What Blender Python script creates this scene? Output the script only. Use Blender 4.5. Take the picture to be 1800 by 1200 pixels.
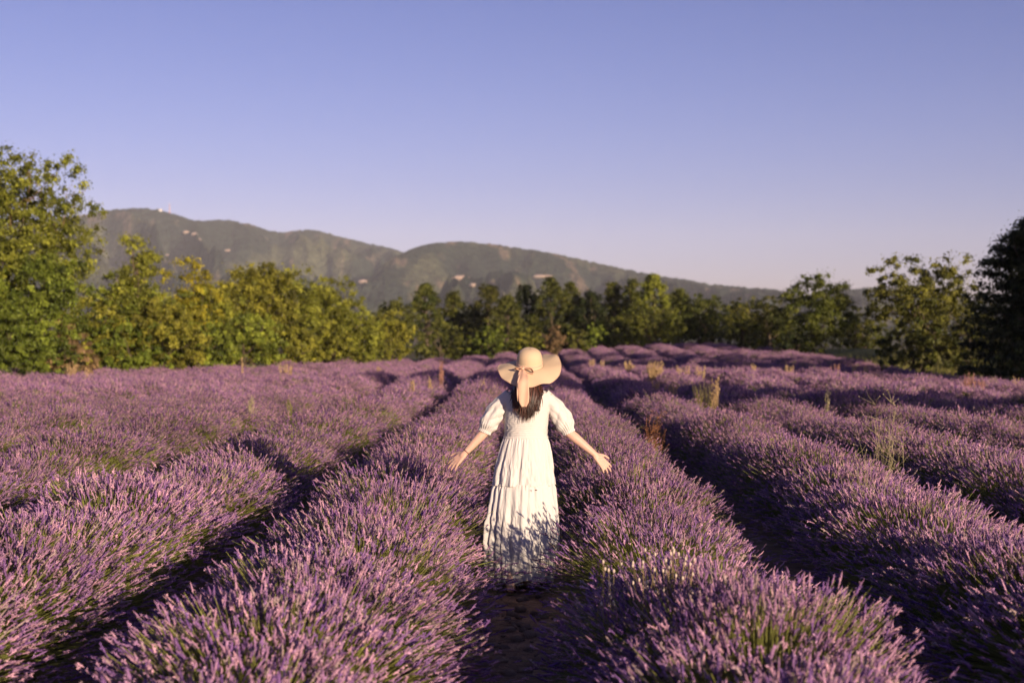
import bpy, math, numpy as np
from mathutils import Vector, Matrix, noise as mnoise
R = math.radians
S = bpy.context.scene
COL = S.collection
for o in list(bpy.data.objects): bpy.data.objects.remove(o)

# ---------------------------------------------------------------- camera, light, sky
F = 2500.0            # focal length in pixels of the 1800 px wide photograph (50 mm on 36 mm)
VX = 925.0            # column where the rows vanish
CAMH = 1.80
cam_d = bpy.data.cameras.new('camera'); cam = bpy.data.objects.new('camera', cam_d); COL.objects.link(cam)
cam_d.lens = 50; cam_d.sensor_width = 36; cam_d.clip_start = .1; cam_d.clip_end = 30000
cam.location = (0, 0, CAMH)
cam.rotation_euler = (R(90), 0, math.atan((VX-900)/F))
cam_d.dof.use_dof = True; cam_d.dof.focus_distance = 10.2; cam_d.dof.aperture_fstop = 2.4
S.camera = cam
SUN_AZ, SUN_EL = 31.0, 9.0      # degrees right of straight behind the camera, and up
sun_vec = Vector((math.sin(R(SUN_AZ))*math.cos(R(SUN_EL)), -math.cos(R(SUN_AZ))*math.cos(R(SUN_EL)), math.sin(R(SUN_EL))))
sd = bpy.data.lights.new('sun', 'SUN'); sd.energy = 5.0; sd.angle = R(.53); sd.color = (1, .79, .56)
so = bpy.data.objects.new('sun', sd); COL.objects.link(so)
so.rotation_euler = (-sun_vec).to_track_quat('-Z', 'Y').to_euler()
W = bpy.data.worlds.new('World'); S.world = W; W.use_nodes = True
nt = W.node_tree; nt.nodes.clear()
sky = nt.nodes.new('ShaderNodeTexSky'); sky.sky_type = 'NISHITA'; sky.sun_disc = False
sky.sun_elevation = R(SUN_EL); sky.sun_rotation = R(180-SUN_AZ)
sky.air_density = 1.0; sky.dust_density = 0.7; sky.ozone_density = 2.5
tint = nt.nodes.new('ShaderNodeMix'); tint.data_type = 'RGBA'; tint.blend_type = 'MULTIPLY'; tint.inputs[0].default_value = 1
tco = nt.nodes.new('ShaderNodeTexCoord'); sxyz = nt.nodes.new('ShaderNodeSeparateXYZ'); ramp = nt.nodes.new('ShaderNodeValToRGB')
nt.links.new(tco.outputs['Generated'], sxyz.inputs[0]); nt.links.new(sxyz.outputs[2], ramp.inputs[0]); nt.links.new(ramp.outputs[0], tint.inputs[7])
ramp.color_ramp.elements[0].position = 0.0; ramp.color_ramp.elements[0].color = (1.62, 1.24, 1.95, 1)
ramp.color_ramp.elements[1].position = 0.26; ramp.color_ramp.elements[1].color = (.98, .78, 1.36, 1)
e_ = ramp.color_ramp.elements.new(.11); e_.color = (1.28, .97, 1.60, 1)
bg = nt.nodes.new('ShaderNodeBackground'); bg.inputs[1].default_value = .064
wo = nt.nodes.new('ShaderNodeOutputWorld')
nt.links.new(sky.outputs[0], tint.inputs[6]); nt.links.new(tint.outputs[2], bg.inputs[0]); nt.links.new(bg.outputs[0], wo.inputs[0])
S.view_settings.view_transform = 'Standard'; S.view_settings.look = 'None'
S.view_settings.exposure = 0.60; S.view_settings.gamma = 1.0; S.view_settings.use_curve_mapping = False
S.render.engine = 'CYCLES'
cy = S.cycles
cy.use_denoising = True; cy.max_bounces = 6; cy.diffuse_bounces = 2; cy.glossy_bounces = 2
cy.transmission_bounces = 3; cy.transparent_max_bounces = 4; cy.volume_bounces = 0
cy.use_adaptive_sampling = True; cy.adaptive_threshold = 0.02

# ---------------------------------------------------------------- helpers
def P(px, depth): return (px-VX)/F*depth
def Z(py, depth): return CAMH-(py-600)/F*depth

def mesh(name, verts, faces, cols=None, smooth=False):
    """verts (n,3); faces: list of (m,k) int arrays"""
    verts = np.asarray(verts, np.float32)
    if not isinstance(faces, list): faces = [faces]
    faces = [np.asarray(f, np.int32) for f in faces if len(f)]
    me = bpy.data.meshes.new(name)
    me.vertices.add(len(verts)); me.vertices.foreach_set('co', verts.ravel())
    loops = np.concatenate([f.ravel() for f in faces])
    tot = np.concatenate([np.full(len(f), f.shape[1], np.int32) for f in faces])
    st = np.concatenate([[0], np.cumsum(tot)[:-1]]).astype(np.int32)
    me.loops.add(len(loops)); me.loops.foreach_set('vertex_index', loops)
    me.polygons.add(len(tot)); me.polygons.foreach_set('loop_start', st); me.polygons.foreach_set('loop_total', tot)
    if smooth: me.polygons.foreach_set('use_smooth', np.ones(len(tot), bool))
    me.update(calc_edges=True)
    if cols is not None:
        a = me.attributes.new('col', 'FLOAT_COLOR', 'POINT')
        c = np.ones((len(verts), 4), np.float32); c[:, :3] = cols
        a.data.foreach_set('color', c.ravel())
    return me

def ob(name, me, mat=None, parent=None, loc=None, **props):
    if mat is not None and len(me.materials) == 0: me.materials.append(mat)
    o = bpy.data.objects.new(name, me); COL.objects.link(o)
    if parent is not None: o.parent = parent
    if loc is not None: o.location = loc
    for k, v in props.items(): o[k] = v
    return o

def thing(name, label, category, loc=(0, 0, 0), group=None, rz=0):
    o = bpy.data.objects.new(name, None); COL.objects.link(o)
    o.empty_display_size = .2; o.location = loc; o.rotation_euler = (0, 0, rz)
    o['label'] = label; o['category'] = category
    if group: o['group'] = group
    return o

def grid_faces(nu, nv, wrap_u=False):
    """vertex index = u*nv+v"""
    u = np.arange(nu if wrap_u else nu-1); v = np.arange(nv-1)
    U, V = np.meshgrid(u, v, indexing='ij'); U2 = (U+1) % nu
    return np.stack([U*nv+V, U2*nv+V, U2*nv+V+1, U*nv+V+1], -1).reshape(-1, 4)

class Acc:
    def __init__(s): s.v = []; s.f = []; s.c = []; s.n = 0
    def add(s, v, f, c=None):
        v = np.asarray(v, float).reshape(-1, 3)
        for g in (f if isinstance(f, list) else [f]): s.f.append(np.asarray(g)+s.n)
        s.v.append(v); s.n += len(v)
        s.c.append(np.broadcast_to(np.asarray(c if c is not None else (1, 1, 1), float), (len(v), 3)))
    def mesh(s, name, smooth=False): return mesh(name, np.concatenate(s.v), s.f, np.concatenate(s.c), smooth)

def norm(a): return a/np.maximum(np.linalg.norm(a, axis=-1, keepdims=True), 1e-9)

def tube(pts, rad, n=6, cap=True):
    """tapered tube along pts"""
    pts = np.asarray(pts, float); rad = np.broadcast_to(np.asarray(rad, float), (len(pts),))
    t = norm(np.gradient(pts, axis=0))
    ref = np.array([0, 0, 1.]) if abs(t[0][2]) < .9 else np.array([1., 0, 0])
    a = norm(np.cross(t, ref)); b = np.cross(t, a)
    th = np.linspace(0, 2*np.pi, n, endpoint=False)
    ring = a[:, None]*np.cos(th)[None, :, None]+b[:, None]*np.sin(th)[None, :, None]
    v = (pts[:, None]+ring*rad[:, None, None])
    m = len(pts)
    v2 = v.transpose(1, 0, 2).reshape(-1, 3)
    f = [grid_faces(n, m, True)]
    if cap:
        f.append(np.array([[i*m for i in range(n)][::-1]])); f.append(np.array([[i*m+m-1 for i in range(n)]]))
    return v2, f

def roundcone(a, b, ra, rb, n=12, m=5):
    a = np.array(a, float); b = np.array(b, float); d = b-a; L = max(np.linalg.norm(d), 1e-6); d = d/L
    ph = np.linspace(-np.pi/2, 0, m); ph2 = np.linspace(0, np.pi/2, m)
    s = np.concatenate([ra*np.sin(ph), L+rb*np.sin(ph2)]); r = np.concatenate([ra*np.cos(ph), rb*np.cos(ph2)])
    r = np.maximum(r, 1e-4)
    return tube(a+d*s[:, None], r, n)

def ellipsoid(c, r, nu=20, nv=12, rot=None):
    th = np.linspace(0, 2*np.pi, nu, endpoint=False); ph = np.linspace(-np.pi/2+.02, np.pi/2-.02, nv)
    T, Q = np.meshgrid(th, ph, indexing='ij')
    v = np.stack([np.cos(T)*np.cos(Q)*r[0], np.sin(T)*np.cos(Q)*r[1], np.sin(Q)*r[2]], -1).reshape(-1, 3)
    if rot is not None: v = v@np.array(rot).T
    return v+np.array(c), [grid_faces(nu, nv, True), np.array([[i*nv for i in range(nu)][::-1]]), np.array([[i*nv+nv-1 for i in range(nu)]])]

def sstep(a, b, x):
    t = np.clip((x-a)/(b-a), 0, 1); return t*t*(3-2*t)

def vnoise(x, y, seed=0):
    """smooth value noise, vectorised"""
    xi = np.floor(x).astype(np.int64); yi = np.floor(y).astype(np.int64); fx = x-xi; fy = y-yi
    fx = fx*fx*(3-2*fx); fy = fy*fy*(3-2*fy)
    def h(i, j):
        n = (i*374761393+j*668265263+seed*974634777) & 0x7fffffff
        n = ((n ^ (n >> 13))*1274126177) & 0x7fffffff
        return ((n ^ (n >> 16)) & 0xffff)/65535.0
    return (h(xi, yi)*(1-fx)+h(xi+1, yi)*fx)*(1-fy)+(h(xi, yi+1)*(1-fx)+h(xi+1, yi+1)*fx)*fy
def fbm(x, y, o=4, seed=0):
    s = 0; a = .5; 
    for k in range(o): s = s+a*(vnoise(x*2**k, y*2**k, seed+k)-.5); a *= .5
    return s

# ---------------------------------------------------------------- materials
def mat(name, base=(.5, .5, .5), rough=.7, attr=False, var=0.0, hue=0.0, transl=0.0, bump=None, spec=.3, noise=None, sheen=0, island=0.0):
    m = bpy.data.materials.new(name); m.use_nodes = True
    n = m.node_tree.nodes; l = m.node_tree.links; n.clear()
    out = n.new('ShaderNodeOutputMaterial'); p = n.new('ShaderNodeBsdfPrincipled')
    p.inputs['Roughness'].default_value = rough; p.inputs['Specular IOR Level'].default_value = spec
    if sheen: p.inputs['Sheen Weight'].default_value = sheen
    if attr:
        a = n.new('ShaderNodeAttribute'); a.attribute_name = 'col'; c = a.outputs['Color']
    else:
        a = n.new('ShaderNodeRGB'); a.outputs[0].default_value = (*base, 1); c = a.outputs[0]
    if noise:    # (scale, other colour, lo, hi)
        tc = n.new('ShaderNodeTexCoord'); nz = n.new('ShaderNodeTexNoise'); nz.inputs['Scale'].default_value = noise[0]; nz.inputs['Detail'].default_value = 6
        l.new(tc.outputs['Object'], nz.inputs['Vector'])
        mr = n.new('ShaderNodeMapRange'); mr.inputs[1].default_value = noise[2]; mr.inputs[2].default_value = noise[3]
        l.new(nz.outputs['Fac'], mr.inputs[0])
        mx = n.new('ShaderNodeMix'); mx.data_type = 'RGBA'; l.new(mr.outputs[0], mx.inputs[0]); l.new(c, mx.inputs[6]); mx.inputs[7].default_value = (*noise[1], 1); c = mx.outputs[2]
    if var or hue:
        oi = n.new('ShaderNodeObjectInfo'); hs = n.new('ShaderNodeHueSaturation')
        mv = n.new('ShaderNodeMapRange'); mv.inputs[3].default_value = 1-var; mv.inputs[4].default_value = 1+var
        l.new(oi.outputs['Random'], mv.inputs[0]); l.new(mv.outputs[0], hs.inputs['Value'])
        wn = n.new('ShaderNodeTexWhiteNoise'); wn.noise_dimensions = '1D'; l.new(oi.outputs['Random'], wn.inputs['W'])
        mh = n.new('ShaderNodeMapRange'); mh.inputs[3].default_value = .5-hue; mh.inputs[4].default_value = .5+hue
        l.new(wn.outputs['Value'], mh.inputs[0]); l.new(mh.outputs[0], hs.inputs['Hue']); l.new(c, hs.inputs['Color']); c = hs.outputs[0]
    l.new(c, p.inputs['Base Color'])
    if bump:     # (scale, strength, distance)
        tc = n.new('ShaderNodeTexCoord'); nz = n.new('ShaderNodeTexNoise'); nz.inputs['Scale'].default_value = bump[0]; nz.inputs['Detail'].default_value = 5
        l.new(tc.outputs['Object'], nz.inputs['Vector'])
        b = n.new('ShaderNodeBump'); b.inputs['Strength'].default_value = bump[1]; b.inputs['Distance'].default_value = bump[2]
        l.new(nz.outputs['Fac'], b.inputs['Height']); l.new(b.outputs[0], p.inputs['Normal'])
    if transl:
        t = n.new('ShaderNodeBsdfTranslucent'); l.new(c, t.inputs['Color']); ms = n.new('ShaderNodeMixShader'); ms.inputs[0].default_value = transl
        l.new(p.outputs[0], ms.inputs[1]); l.new(t.outputs[0], ms.inputs[2]); l.new(ms.outputs[0], out.inputs[0])
    else: l.new(p.outputs[0], out.inputs[0])
    return m

M_lav = mat('lavender', attr=True, rough=.75, var=.16, hue=.012, transl=.10, spec=.15)
M_leaf = mat('leaves', attr=True, rough=.6, var=.0, transl=.22, spec=.25)
M_bark = mat('bark', (.13, .095, .065), .9, bump=(9, .8, .05), noise=(6, (.06, .045, .03), .4, .6))
M_twig = mat('dry_twig', (.30, .19, .11), .9)
M_weed = mat('dry_plant', attr=True, rough=.8, transl=.25, spec=.15)
M_stone = mat('limestone', (.28, .19, .13), .9, bump=(25, .6, .02), noise=(10, (.18, .12, .08), .4, .65), var=.25)
M_skin = mat('skin', (.58, .37, .29), .5, bump=(120, .08, .002), noise=(18, (.62, .38, .29), .35, .7))
M_skin.node_tree.nodes['Principled BSDF'].inputs['Subsurface Weight'].default_value = .12
M_skin.node_tree.nodes['Principled BSDF'].inputs['Subsurface Radius'].default_value = (.02, .008, .004)
M_hair = mat('dark_hair', attr=True, rough=.38, spec=.5)
M_dress = mat('white_cotton', (.68, .635, .61), .85, transl=.16, bump=(160, .25, .002), sheen=.2)
M_shirr = mat('shirred_cotton', (.63, .585, .56), .85, bump=(160, .35, .003), transl=.10)
M_ribbon = mat('hat_ribbon', (.56, .35, .25), .7, bump=(200, .2, .001))
M_leather = mat('brown_leather', (.10, .045, .03), .5)
M_white = mat('white_render', (.6, .56, .52), .8)
M_metal = mat('grey_metal', (.5, .45, .42), .5)

def straw():
    m = mat('straw', (.60, .45, .30), .75)
    n = m.node_tree.nodes; l = m.node_tree.links; p = n['Principled BSDF']
    a = n.new('ShaderNodeAttribute'); a.attribute_name = 'col'      # col.x = running length across the braid
    w = n.new('ShaderNodeMath'); w.operation = 'SINE'; s = n.new('ShaderNodeSeparateColor'); k = n.new('ShaderNodeMath'); k.operation = 'MULTIPLY'; k.inputs[1].default_value = 900
    l.new(a.outputs['Color'], s.inputs[0]); l.new(s.outputs[0], k.inputs[0]); l.new(k.outputs[0], w.inputs[0])
    tc = n.new('ShaderNodeTexCoord'); nz = n.new('ShaderNodeTexNoise'); nz.inputs['Scale'].default_value = 140; l.new(tc.outputs['Object'], nz.inputs[0])
    ad = n.new('ShaderNodeMath'); ad.operation = 'ADD'; l.new(w.outputs[0], ad.inputs[0]); l.new(nz.outputs[0], ad.inputs[1])
    b = n.new('ShaderNodeBump'); b.inputs['Strength'].default_value = .5; b.inputs['Distance'].default_value = .002
    l.new(ad.outputs[0], b.inputs['Height']); l.new(b.outputs[0], p.inputs['Normal'])
    return m
M_straw = straw()

def ground_mat():
    m = bpy.data.materials.new('soil'); m.use_nodes = True; n = m.node_tree.nodes; l = m.node_tree.links
    p = n['Principled BSDF']; p.inputs['Roughness'].default_value = .95; p.inputs['Specular IOR Level'].default_value = .1
    a = n.new('ShaderNodeAttribute'); a.attribute_name = 'col'
    tc = n.new('ShaderNodeTexCoord')
    n1 = n.new('ShaderNodeTexNoise'); n1.inputs['Scale'].default_value = 5; n1.inputs['Detail'].default_value = 10; l.new(tc.outputs['Object'], n1.inputs[0])
    r = n.new('ShaderNodeMapRange'); r.inputs[1].default_value = .3; r.inputs[2].default_value = .7; r.inputs[3].default_value = .5; r.inputs[4].default_value = 1.5; l.new(n1.outputs[0], r.inputs[0])
    mx = n.new('ShaderNodeMix'); mx.data_type = 'RGBA'; mx.blend_type = 'MULTIPLY'; mx.inputs[0].default_value = 1; l.new(a.outputs[0], mx.inputs[6]); l.new(r.outputs[0], mx.inputs[7])
    l.new(mx.outputs[2], p.inputs['Base Color'])
    n2 = n.new('ShaderNodeTexNoise'); n2.inputs['Scale'].default_value = 22; n2.inputs['Detail'].default_value = 8; l.new(tc.outputs['Object'], n2.inputs[0])
    b = n.new('ShaderNodeBump'); b.inputs['Strength'].default_value = .9; b.inputs['Distance'].default_value = .06; l.new(n2.outputs[0], b.inputs['Height']); l.new(b.outputs[0], p.inputs['Normal'])
    return m
M_soil = ground_mat()

def hill_mat():
    m = bpy.data.materials.new('forested_hillside'); m.use_nodes = True; n = m.node_tree.nodes; l = m.node_tree.links
    p = n['Principled BSDF']; p.inputs['Roughness'].default_value = 1; p.inputs['Specular IOR Level'].default_value = 0
    a = n.new('ShaderNodeAttribute'); a.attribute_name = 'col'; tc = n.new('ShaderNodeTexCoord')
    n1 = n.new('ShaderNodeTexNoise'); n1.inputs['Scale'].default_value = .05; n1.inputs['Detail'].default_value = 9; n1.inputs['Roughness'].default_value = .7; l.new(tc.outputs['Object'], n1.inputs[0])
    r = n.new('ShaderNodeMapRange'); r.inputs[1].default_value = .35; r.inputs[2].default_value = .65; r.inputs[3].default_value = .45; r.inputs[4].default_value = 1.55; l.new(n1.outputs[0], r.inputs[0])
    mx = n.new('ShaderNodeMix'); mx.data_type = 'RGBA'; mx.blend_type = 'MULTIPLY'; mx.inputs[0].default_value = 1; l.new(a.outputs[0], mx.inputs[6]); l.new(r.outputs[0], mx.inputs[7])
    l.new(mx.outputs[2], p.inputs['Base Color'])
    n2 = n.new('ShaderNodeTexNoise'); n2.inputs['Scale'].default_value = .09; n2.inputs['Detail'].default_value = 5; l.new(tc.outputs['Object'], n2.inputs[0])
    b = n.new('ShaderNodeBump'); b.inputs['Strength'].default_value = 1; b.inputs['Distance'].default_value = 12; l.new(n2.outputs[0], b.inputs['Height']); l.new(b.outputs[0], p.inputs['Normal'])
    return m
M_hill = hill_mat()

# ---------------------------------------------------------------- terrain
def gh(x, y):
    """height of the ground"""
    x = np.asarray(x, float); y = np.asarray(y, float)
    hump = 1.0*np.exp(-(((x-12)/11)**2+((y-96)/26)**2))
    right = .95*sstep(16.5, 22, x)*sstep(30, 44, y)*(1-sstep(90, 130, y))
    roll = .10*np.sin(x*.21+1.2)*np.sin(y*.16+.4)*sstep(12, 25, y)
    return hump+right+roll
def ghs(x, y): return float(gh(x, y))

def far_end(x):   # where the rows stop
    return np.interp(x, [-30, -21, -17, -12, -8, 0, 7, 12.5, 15, 17], [44, 51, 55, 66, 82, 92, 94, 94, 78, 58])

def build_ground():
    def axis(lim, near, step): 
        a = np.arange(-near, near+.001, step); g = near*1.22**np.arange(1, 40); g = g[g < lim]; g = np.append(g, lim)
        return np.concatenate([-g[::-1], a, g])
    xs = axis(9000, 30, .6); ys = axis(9000, 60, .6)+50
    X, Y = np.meshgrid(xs, ys, indexing='ij')
    soil = (1-sstep(0, 1.5, Y-far_end(X)))*(1-sstep(15.8, 17, X))*sstep(-30, -25, X)
    Zg = gh(X, Y)+ .05*fbm(X*1.3, Y*1.3, 4, 3)*(np.abs(X) < 30)*(np.abs(Y-50) < 60)
    c_s = np.array([.26, .165, .105]); c_g = np.array([.115, .115, .035]); c_far = np.array([.13, .11, .06])
    fl = sstep(100, 200, np.hypot(X, Y))[..., None]
    c = c_g*(1-fl)+c_far*fl; c = c*(1-soil[..., None])+c_s*soil[..., None]
    c = c*(1+.6*fbm(X*.5, Y*.5, 3, 9))[..., None]
    me = mesh('ground', np.stack([X, Y, Zg], -1).reshape(-1, 3), grid_faces(len(xs), len(ys)), np.clip(c, 0, 1).reshape(-1, 3), True)
    return ob('ground', me, M_soil, kind='structure')
ground = build_ground()

HILL_PROF_A = [(-500, 420), (-200, 402), (0, 392), (130, 378), (165, 372), (200, 366), (240, 363.5), (268, 365), (290, 371), (320, 378), (345, 388), (370, 385), (400, 384.5), (430, 390), (455, 398), (480, 407), (510, 406), (530, 402), (550, 402), (572, 408), (600, 416), (640, 425), (680, 434), (705, 441), (760, 462), (850, 490), (1000, 520), (2300, 560)]
HILL_PROF_B = [(-500, 600), (560, 600), (630, 520), (672, 462), (705, 444), (735, 432), (765, 426), (800, 423), (830, 425), (880, 430), (930, 438), (985, 447), (1040, 460), (1090, 471), (1140, 481), (1190, 489), (1240, 498), (1290, 503), (1350, 507), (1420, 520), (1500, 545), (1800, 580), (2300, 590)]
HILL_PROF_C = [(-500, 600), (1200, 600), (1330, 560), (1400, 532), (1460, 511), (1500, 507), (1540, 504), (1580, 508), (1640, 520), (1720, 530), (1850, 528), (2300, 540)]
def hill(name, prof, rc, r0, seed, spur, n_az=640, px0=-260, px1=2080, n_r=150, flat=1.0):
    px = np.linspace(px0, px1, n_az); u = np.linspace(0, 1.25, n_r)
    A, U = np.meshgrid(px, u, indexing='ij')
    pts = np.array(prof); top = np.interp(A, pts[:, 0], pts[:, 1])
    k = np.ones(9)/9; t1 = np.convolve(np.pad(top[:, 0], 4, 'edge'), k, 'valid'); top = np.broadcast_to(t1[:, None], A.shape)
    rc_ = rc*(1+.10*np.sin(A*.006+seed))
    H = (600-top)/F*rc_+CAMH
    H = H+fbm(A*.25, A*0+3, 3, seed)*4.5*np.clip(H/60, 0, 1)           # tree tops along the crest
    D = r0+(rc_-r0)*U
    base = np.where(U < 1, np.power(np.clip(U, 0, 1), 1.25), 1-(U-1)*1.6)
    # ridged spurs and gullies that run down slope, none at the crest
    n1 = 1-np.abs(fbm(A*spur+U*1.3, U*2.2+A*.0015, 3, seed+5))*4
    n2 = fbm(A*spur*3.2, U*7, 4, seed+11)
    env = np.sin(np.pi*np.clip(U, 0, 1))**1.0
    env = np.where(U < 1, env, 0)
    H = H+fbm(A*.9, A*0+9, 2, seed)*5*np.clip(H/60, 0, 1)
    h = H*(base+ .56*env*(n1-.75)+.34*env*n2)
    # keep everything below the line of sight to the crest
    limit = CAMH+(D/rc_)*(H-CAMH)*(.995-.14*(1-U)*(1-sstep(.9, 1, U)))
    h = np.where(U < 1, np.minimum(h, limit), h)
    h = h+fbm(A*.35, U*60, 2, seed+2)*5*np.clip(env*3, 0, 1)*np.clip(H/60, 0, 1)
    h = h+(fbm(A*.8, U*110, 2, seed+40)*7)*sstep(0.1, .3, U)*(U<1)*np.clip(H/60, 0, 1)*.6
    X = (A-VX)/F*D; Y = D
    dark = fbm(A*.012, U*6, 4, seed+21)
    cg = np.array([.090, .095, .050]); cd = np.array([.030, .042, .028]); cb = np.array([.30, .20, .13])
    t = sstep(-.06, .08, dark-.10*sstep(.75,.98,U))[..., None]; c = cd*(1-t)+cg*t
    bare = sstep(.13, .24, fbm(A*.045+7, U*15, 5, seed+31)+.25*fbm(A*.008, U*3, 2, seed+50))[..., None]*.5
    c = c*(1-bare)+cb*bare
    v = np.stack([X, Y, h], -1)
    o = ob(name, mesh(name, v.reshape(-1, 3), grid_faces(n_az, n_r), c.reshape(-1, 3), True), M_hill, kind='structure')
    return o, v
hillA, hvA = hill('hill', HILL_PROF_A, 3600, 1700, 3, .010)
hillB, hvB = hill('hill', HILL_PROF_B, 2700, 1300, 8, .009)
hillC, hvC = hill('hill', HILL_PROF_C, 3200, 1500, 15, .011, n_az=350, px0=1150)

# air
def haze():
    v, f = np.array([[x, y, z] for x in (-6000, 6000) for y in (-400, 5600) for z in (-2, 420.)]), np.array([[0, 1, 3, 2], [4, 6, 7, 5], [0, 4, 5, 1], [2, 3, 7, 6], [0, 2, 6, 4], [1, 5, 7, 3]])
    m = bpy.data.materials.new('haze_air'); m.use_nodes = True; n = m.node_tree.nodes; n.clear()
    out = n.new('ShaderNodeOutputMaterial'); pv = n.new('ShaderNodeVolumePrincipled')
    pv.inputs['Color'].default_value = (.86, .88, 1.0, 1); pv.inputs['Density'].default_value = HAZE; pv.inputs['Anisotropy'].default_value = -.22
    m.node_tree.links.new(pv.outputs[0], out.inputs['Volume'])
    return ob('haze', mesh('haze', v, f), m, kind='stuff')
HAZE = .00007
haze()

# ---------------------------------------------------------------- rocks, hut and mast on the hills
rng = np.random.default_rng(5)
def rock_mesh(seed, flat=.6):
    r = np.random.default_rng(seed)
    v, f = ellipsoid((0, 0, 0), (1, 1, 1), 12, 8)
    n = norm(v); off = np.array([mnoise.noise(Vector(tuple(q*1.6+seed*7.3))) for q in n])
    off2 = np.array([mnoise.noise(Vector(tuple(q*4+seed*3.1))) for q in n])
    v = n*(1+.35*off+.15*off2)[:, None]*np.array([1, .8, flat])
    return mesh('stone', v, f)
rocks = [rock_mesh(i+1) for i in range(6)]
M_cliff = mat('pale_cliff', (.40, .30, .23), .95, noise=(.9, (.42, .30, .24), .45, .65), bump=(1.2, .8, .3))
def on_hill(v, px, py):
    n_az, n_r = v.shape[:2]
    dx = VX+v[..., 0]/v[..., 1]*F; dy = 600-(v[..., 2]-CAMH)/v[..., 1]*F
    d = np.abs(dx-px)*1.0+np.abs(dy-py)*1.0; d[:, int(n_r/1.25)+2:] = 1e9
    i = np.unravel_index(np.argmin(d), d.shape); return v[i]
for k, (lab, px, py, w, h, H_) in enumerate([
    ('large pale quarry face low on the hill, just above the trees', 640, 494, 20, 9, hvA),
    ('small pale rock beside the quarry face on its right', 663, 490, 9, 7, hvA),
    ('upright pale cliff high above the slender tall shrub', 275, 424, 7, 16, hvA),
    ('pale rock lower left of the upright cliff', 270, 443, 8, 7, hvA),
    ('pale rock right of the upright cliff lower down', 291, 448, 6, 5, hvA),
    ('broken pale cliff band below the mast hill, left piece', 326, 409, 16, 8, hvA),
    ('pale cliff in the middle of the band below the mast hill', 342, 412, 14, 8, hvA),
    ('pale stone scar under the cliff band', 348, 421, 10, 7, hvA),
    ('pale elongated outcrop above the yellow tree', 401, 441, 18, 6, hvA),
    ('small pale outcrop just left of the elongated one', 376, 446, 7, 7, hvA),
    ('pale outcrop lowest on the far left slope', 166, 465, 9, 6, hvA),
    ('tiny pale rock left of the lowest far left outcrop', 154, 467, 6, 5, hvA),
    ('long pale outcrop on the left slope above the trees', 175, 441, 16, 5, hvA),
    ('curved pale scar on the spur of the nearer hill', 810, 488, 34, 12, hvB),
    ('bright pale end of the scar above the pine tops', 832, 502, 18, 9, hvB),
    ('pale bank on the nearer hill right of the hollow', 950, 486, 44, 9, hvB)]):
    p = on_hill(H_, px, py); D = p[1]; s = D/F
    if h < 5 or w > 30:
        me = rocks[k % 6].copy(); 
    else: me = rocks[k % 6]
    o = ob('rock_outcrop', me, M_cliff if len(me.materials) == 0 else None, label=lab, category='rock', group='pale rock outcrops on the hills')
    me.materials.clear(); me.materials.append(M_cliff)
    o.location = p; o.scale = (w*s*.42, 12*s, h*s*.7)
rocks = [rock_mesh(i+1) for i in range(6)]
# hut and mast on the summit
pm = on_hill(hvA, 297, 372); s = pm[1]/F
t = thing('radio_mast', 'thin red and white mast standing on the far left hilltop', 'mast', (pm[0], pm[1], pm[2]-2))
for i in range(6):
    v, f = tube([(0, 0, i*4.2), (0, 0, i*4.2+4.2)], [1.5-.15*i, 1.35-.15*i], 6)
    ob('section', mesh('section', v, f), M_white if i % 2 else mat('red_paint', (.45, .08, .06), .6), t)
pm = on_hill(hvA, 283, 369)
t = thing('hut', 'small pale building on the hilltop left of the mast', 'building', (pm[0], pm[1]-8, pm[2]-3))
def box(x0, x1, y0, y1, z0, z1):
    return np.array([[x, y, z] for x in (x0, x1) for y in (y0, y1) for z in (z0, z1)], float), np.array([[0, 1, 3, 2], [4, 6, 7, 5], [0, 4, 5, 1], [2, 3, 7, 6], [0, 2, 6, 4], [1, 5, 7, 3]])
ob('wall', mesh('wall', *box(-4, 4, -3, 3, 0, 5)), M_white, t); ob('roof', mesh('roof', *box(-4.5, 4.5, -3.5, 3.5, 5, 6)), M_metal, t)
ob('door', mesh('door', *box(-1, 1, -3.1, -2.9, 0.1, 3)), M_metal, t)

# ---------------------------------------------------------------- lavender
def spikes(rng, tip, axis, L, rad, rings, sides, fuzz):
    """flower heads; returns verts, faces, colour weight"""
    n = len(tip)
    prof = {9: (np.array([-.30, -.22, -.10, .06, .22, .38, .55, .78, 1.0]), np.array([.25, .75, .45, 1.0, .8, 1.05, .75, .62, .12])),
            6: (np.array([-.1, .05, .3, .5, .75, 1.0]), np.array([.3, 1.0, .75, 1.0, .7, .1])),
            3: (np.array([-.1, .35, 1.0]), np.array([.4, 1.0, .15]))}[rings]
    ref = norm(rng.normal(size=(n, 3))); a = norm(np.cross(axis, ref)); b = np.cross(axis, a)
    th = np.linspace(0, 2*np.pi, sides, endpoint=False)
    T = th[None, None, :]+np.arange(rings)[None, :, None]*.7+rng.uniform(0, 6, (n, 1, 1))
    r = rad[:, None, None]*prof[1][None, :, None]*(1+rng.uniform(-fuzz, fuzz, (n, rings, sides)))
    s = L[:, None, None]*(prof[0][None, :, None]+rng.uniform(-.04, .04, (n, rings, sides)))
    v = tip[:, None, None]+axis[:, None, None]*s[..., None]+a[:, None, None]*(np.cos(T)*r)[..., None]+b[:, None, None]*(np.sin(T)*r)[..., None]
    base = (np.arange(n)*rings*sides)[:, None, None]
    j = np.arange(rings-1)[:, None]; k = np.arange(sides)[None]; k2 = (k+1) % sides
    q = np.stack([j*sides+k, j*sides+k2, (j+1)*sides+k2, (j+1)*sides+k], -1).reshape(1, -1, 4)+base
    return v.reshape(-1, 3), q.reshape(-1, 4), prof[1]

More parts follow.
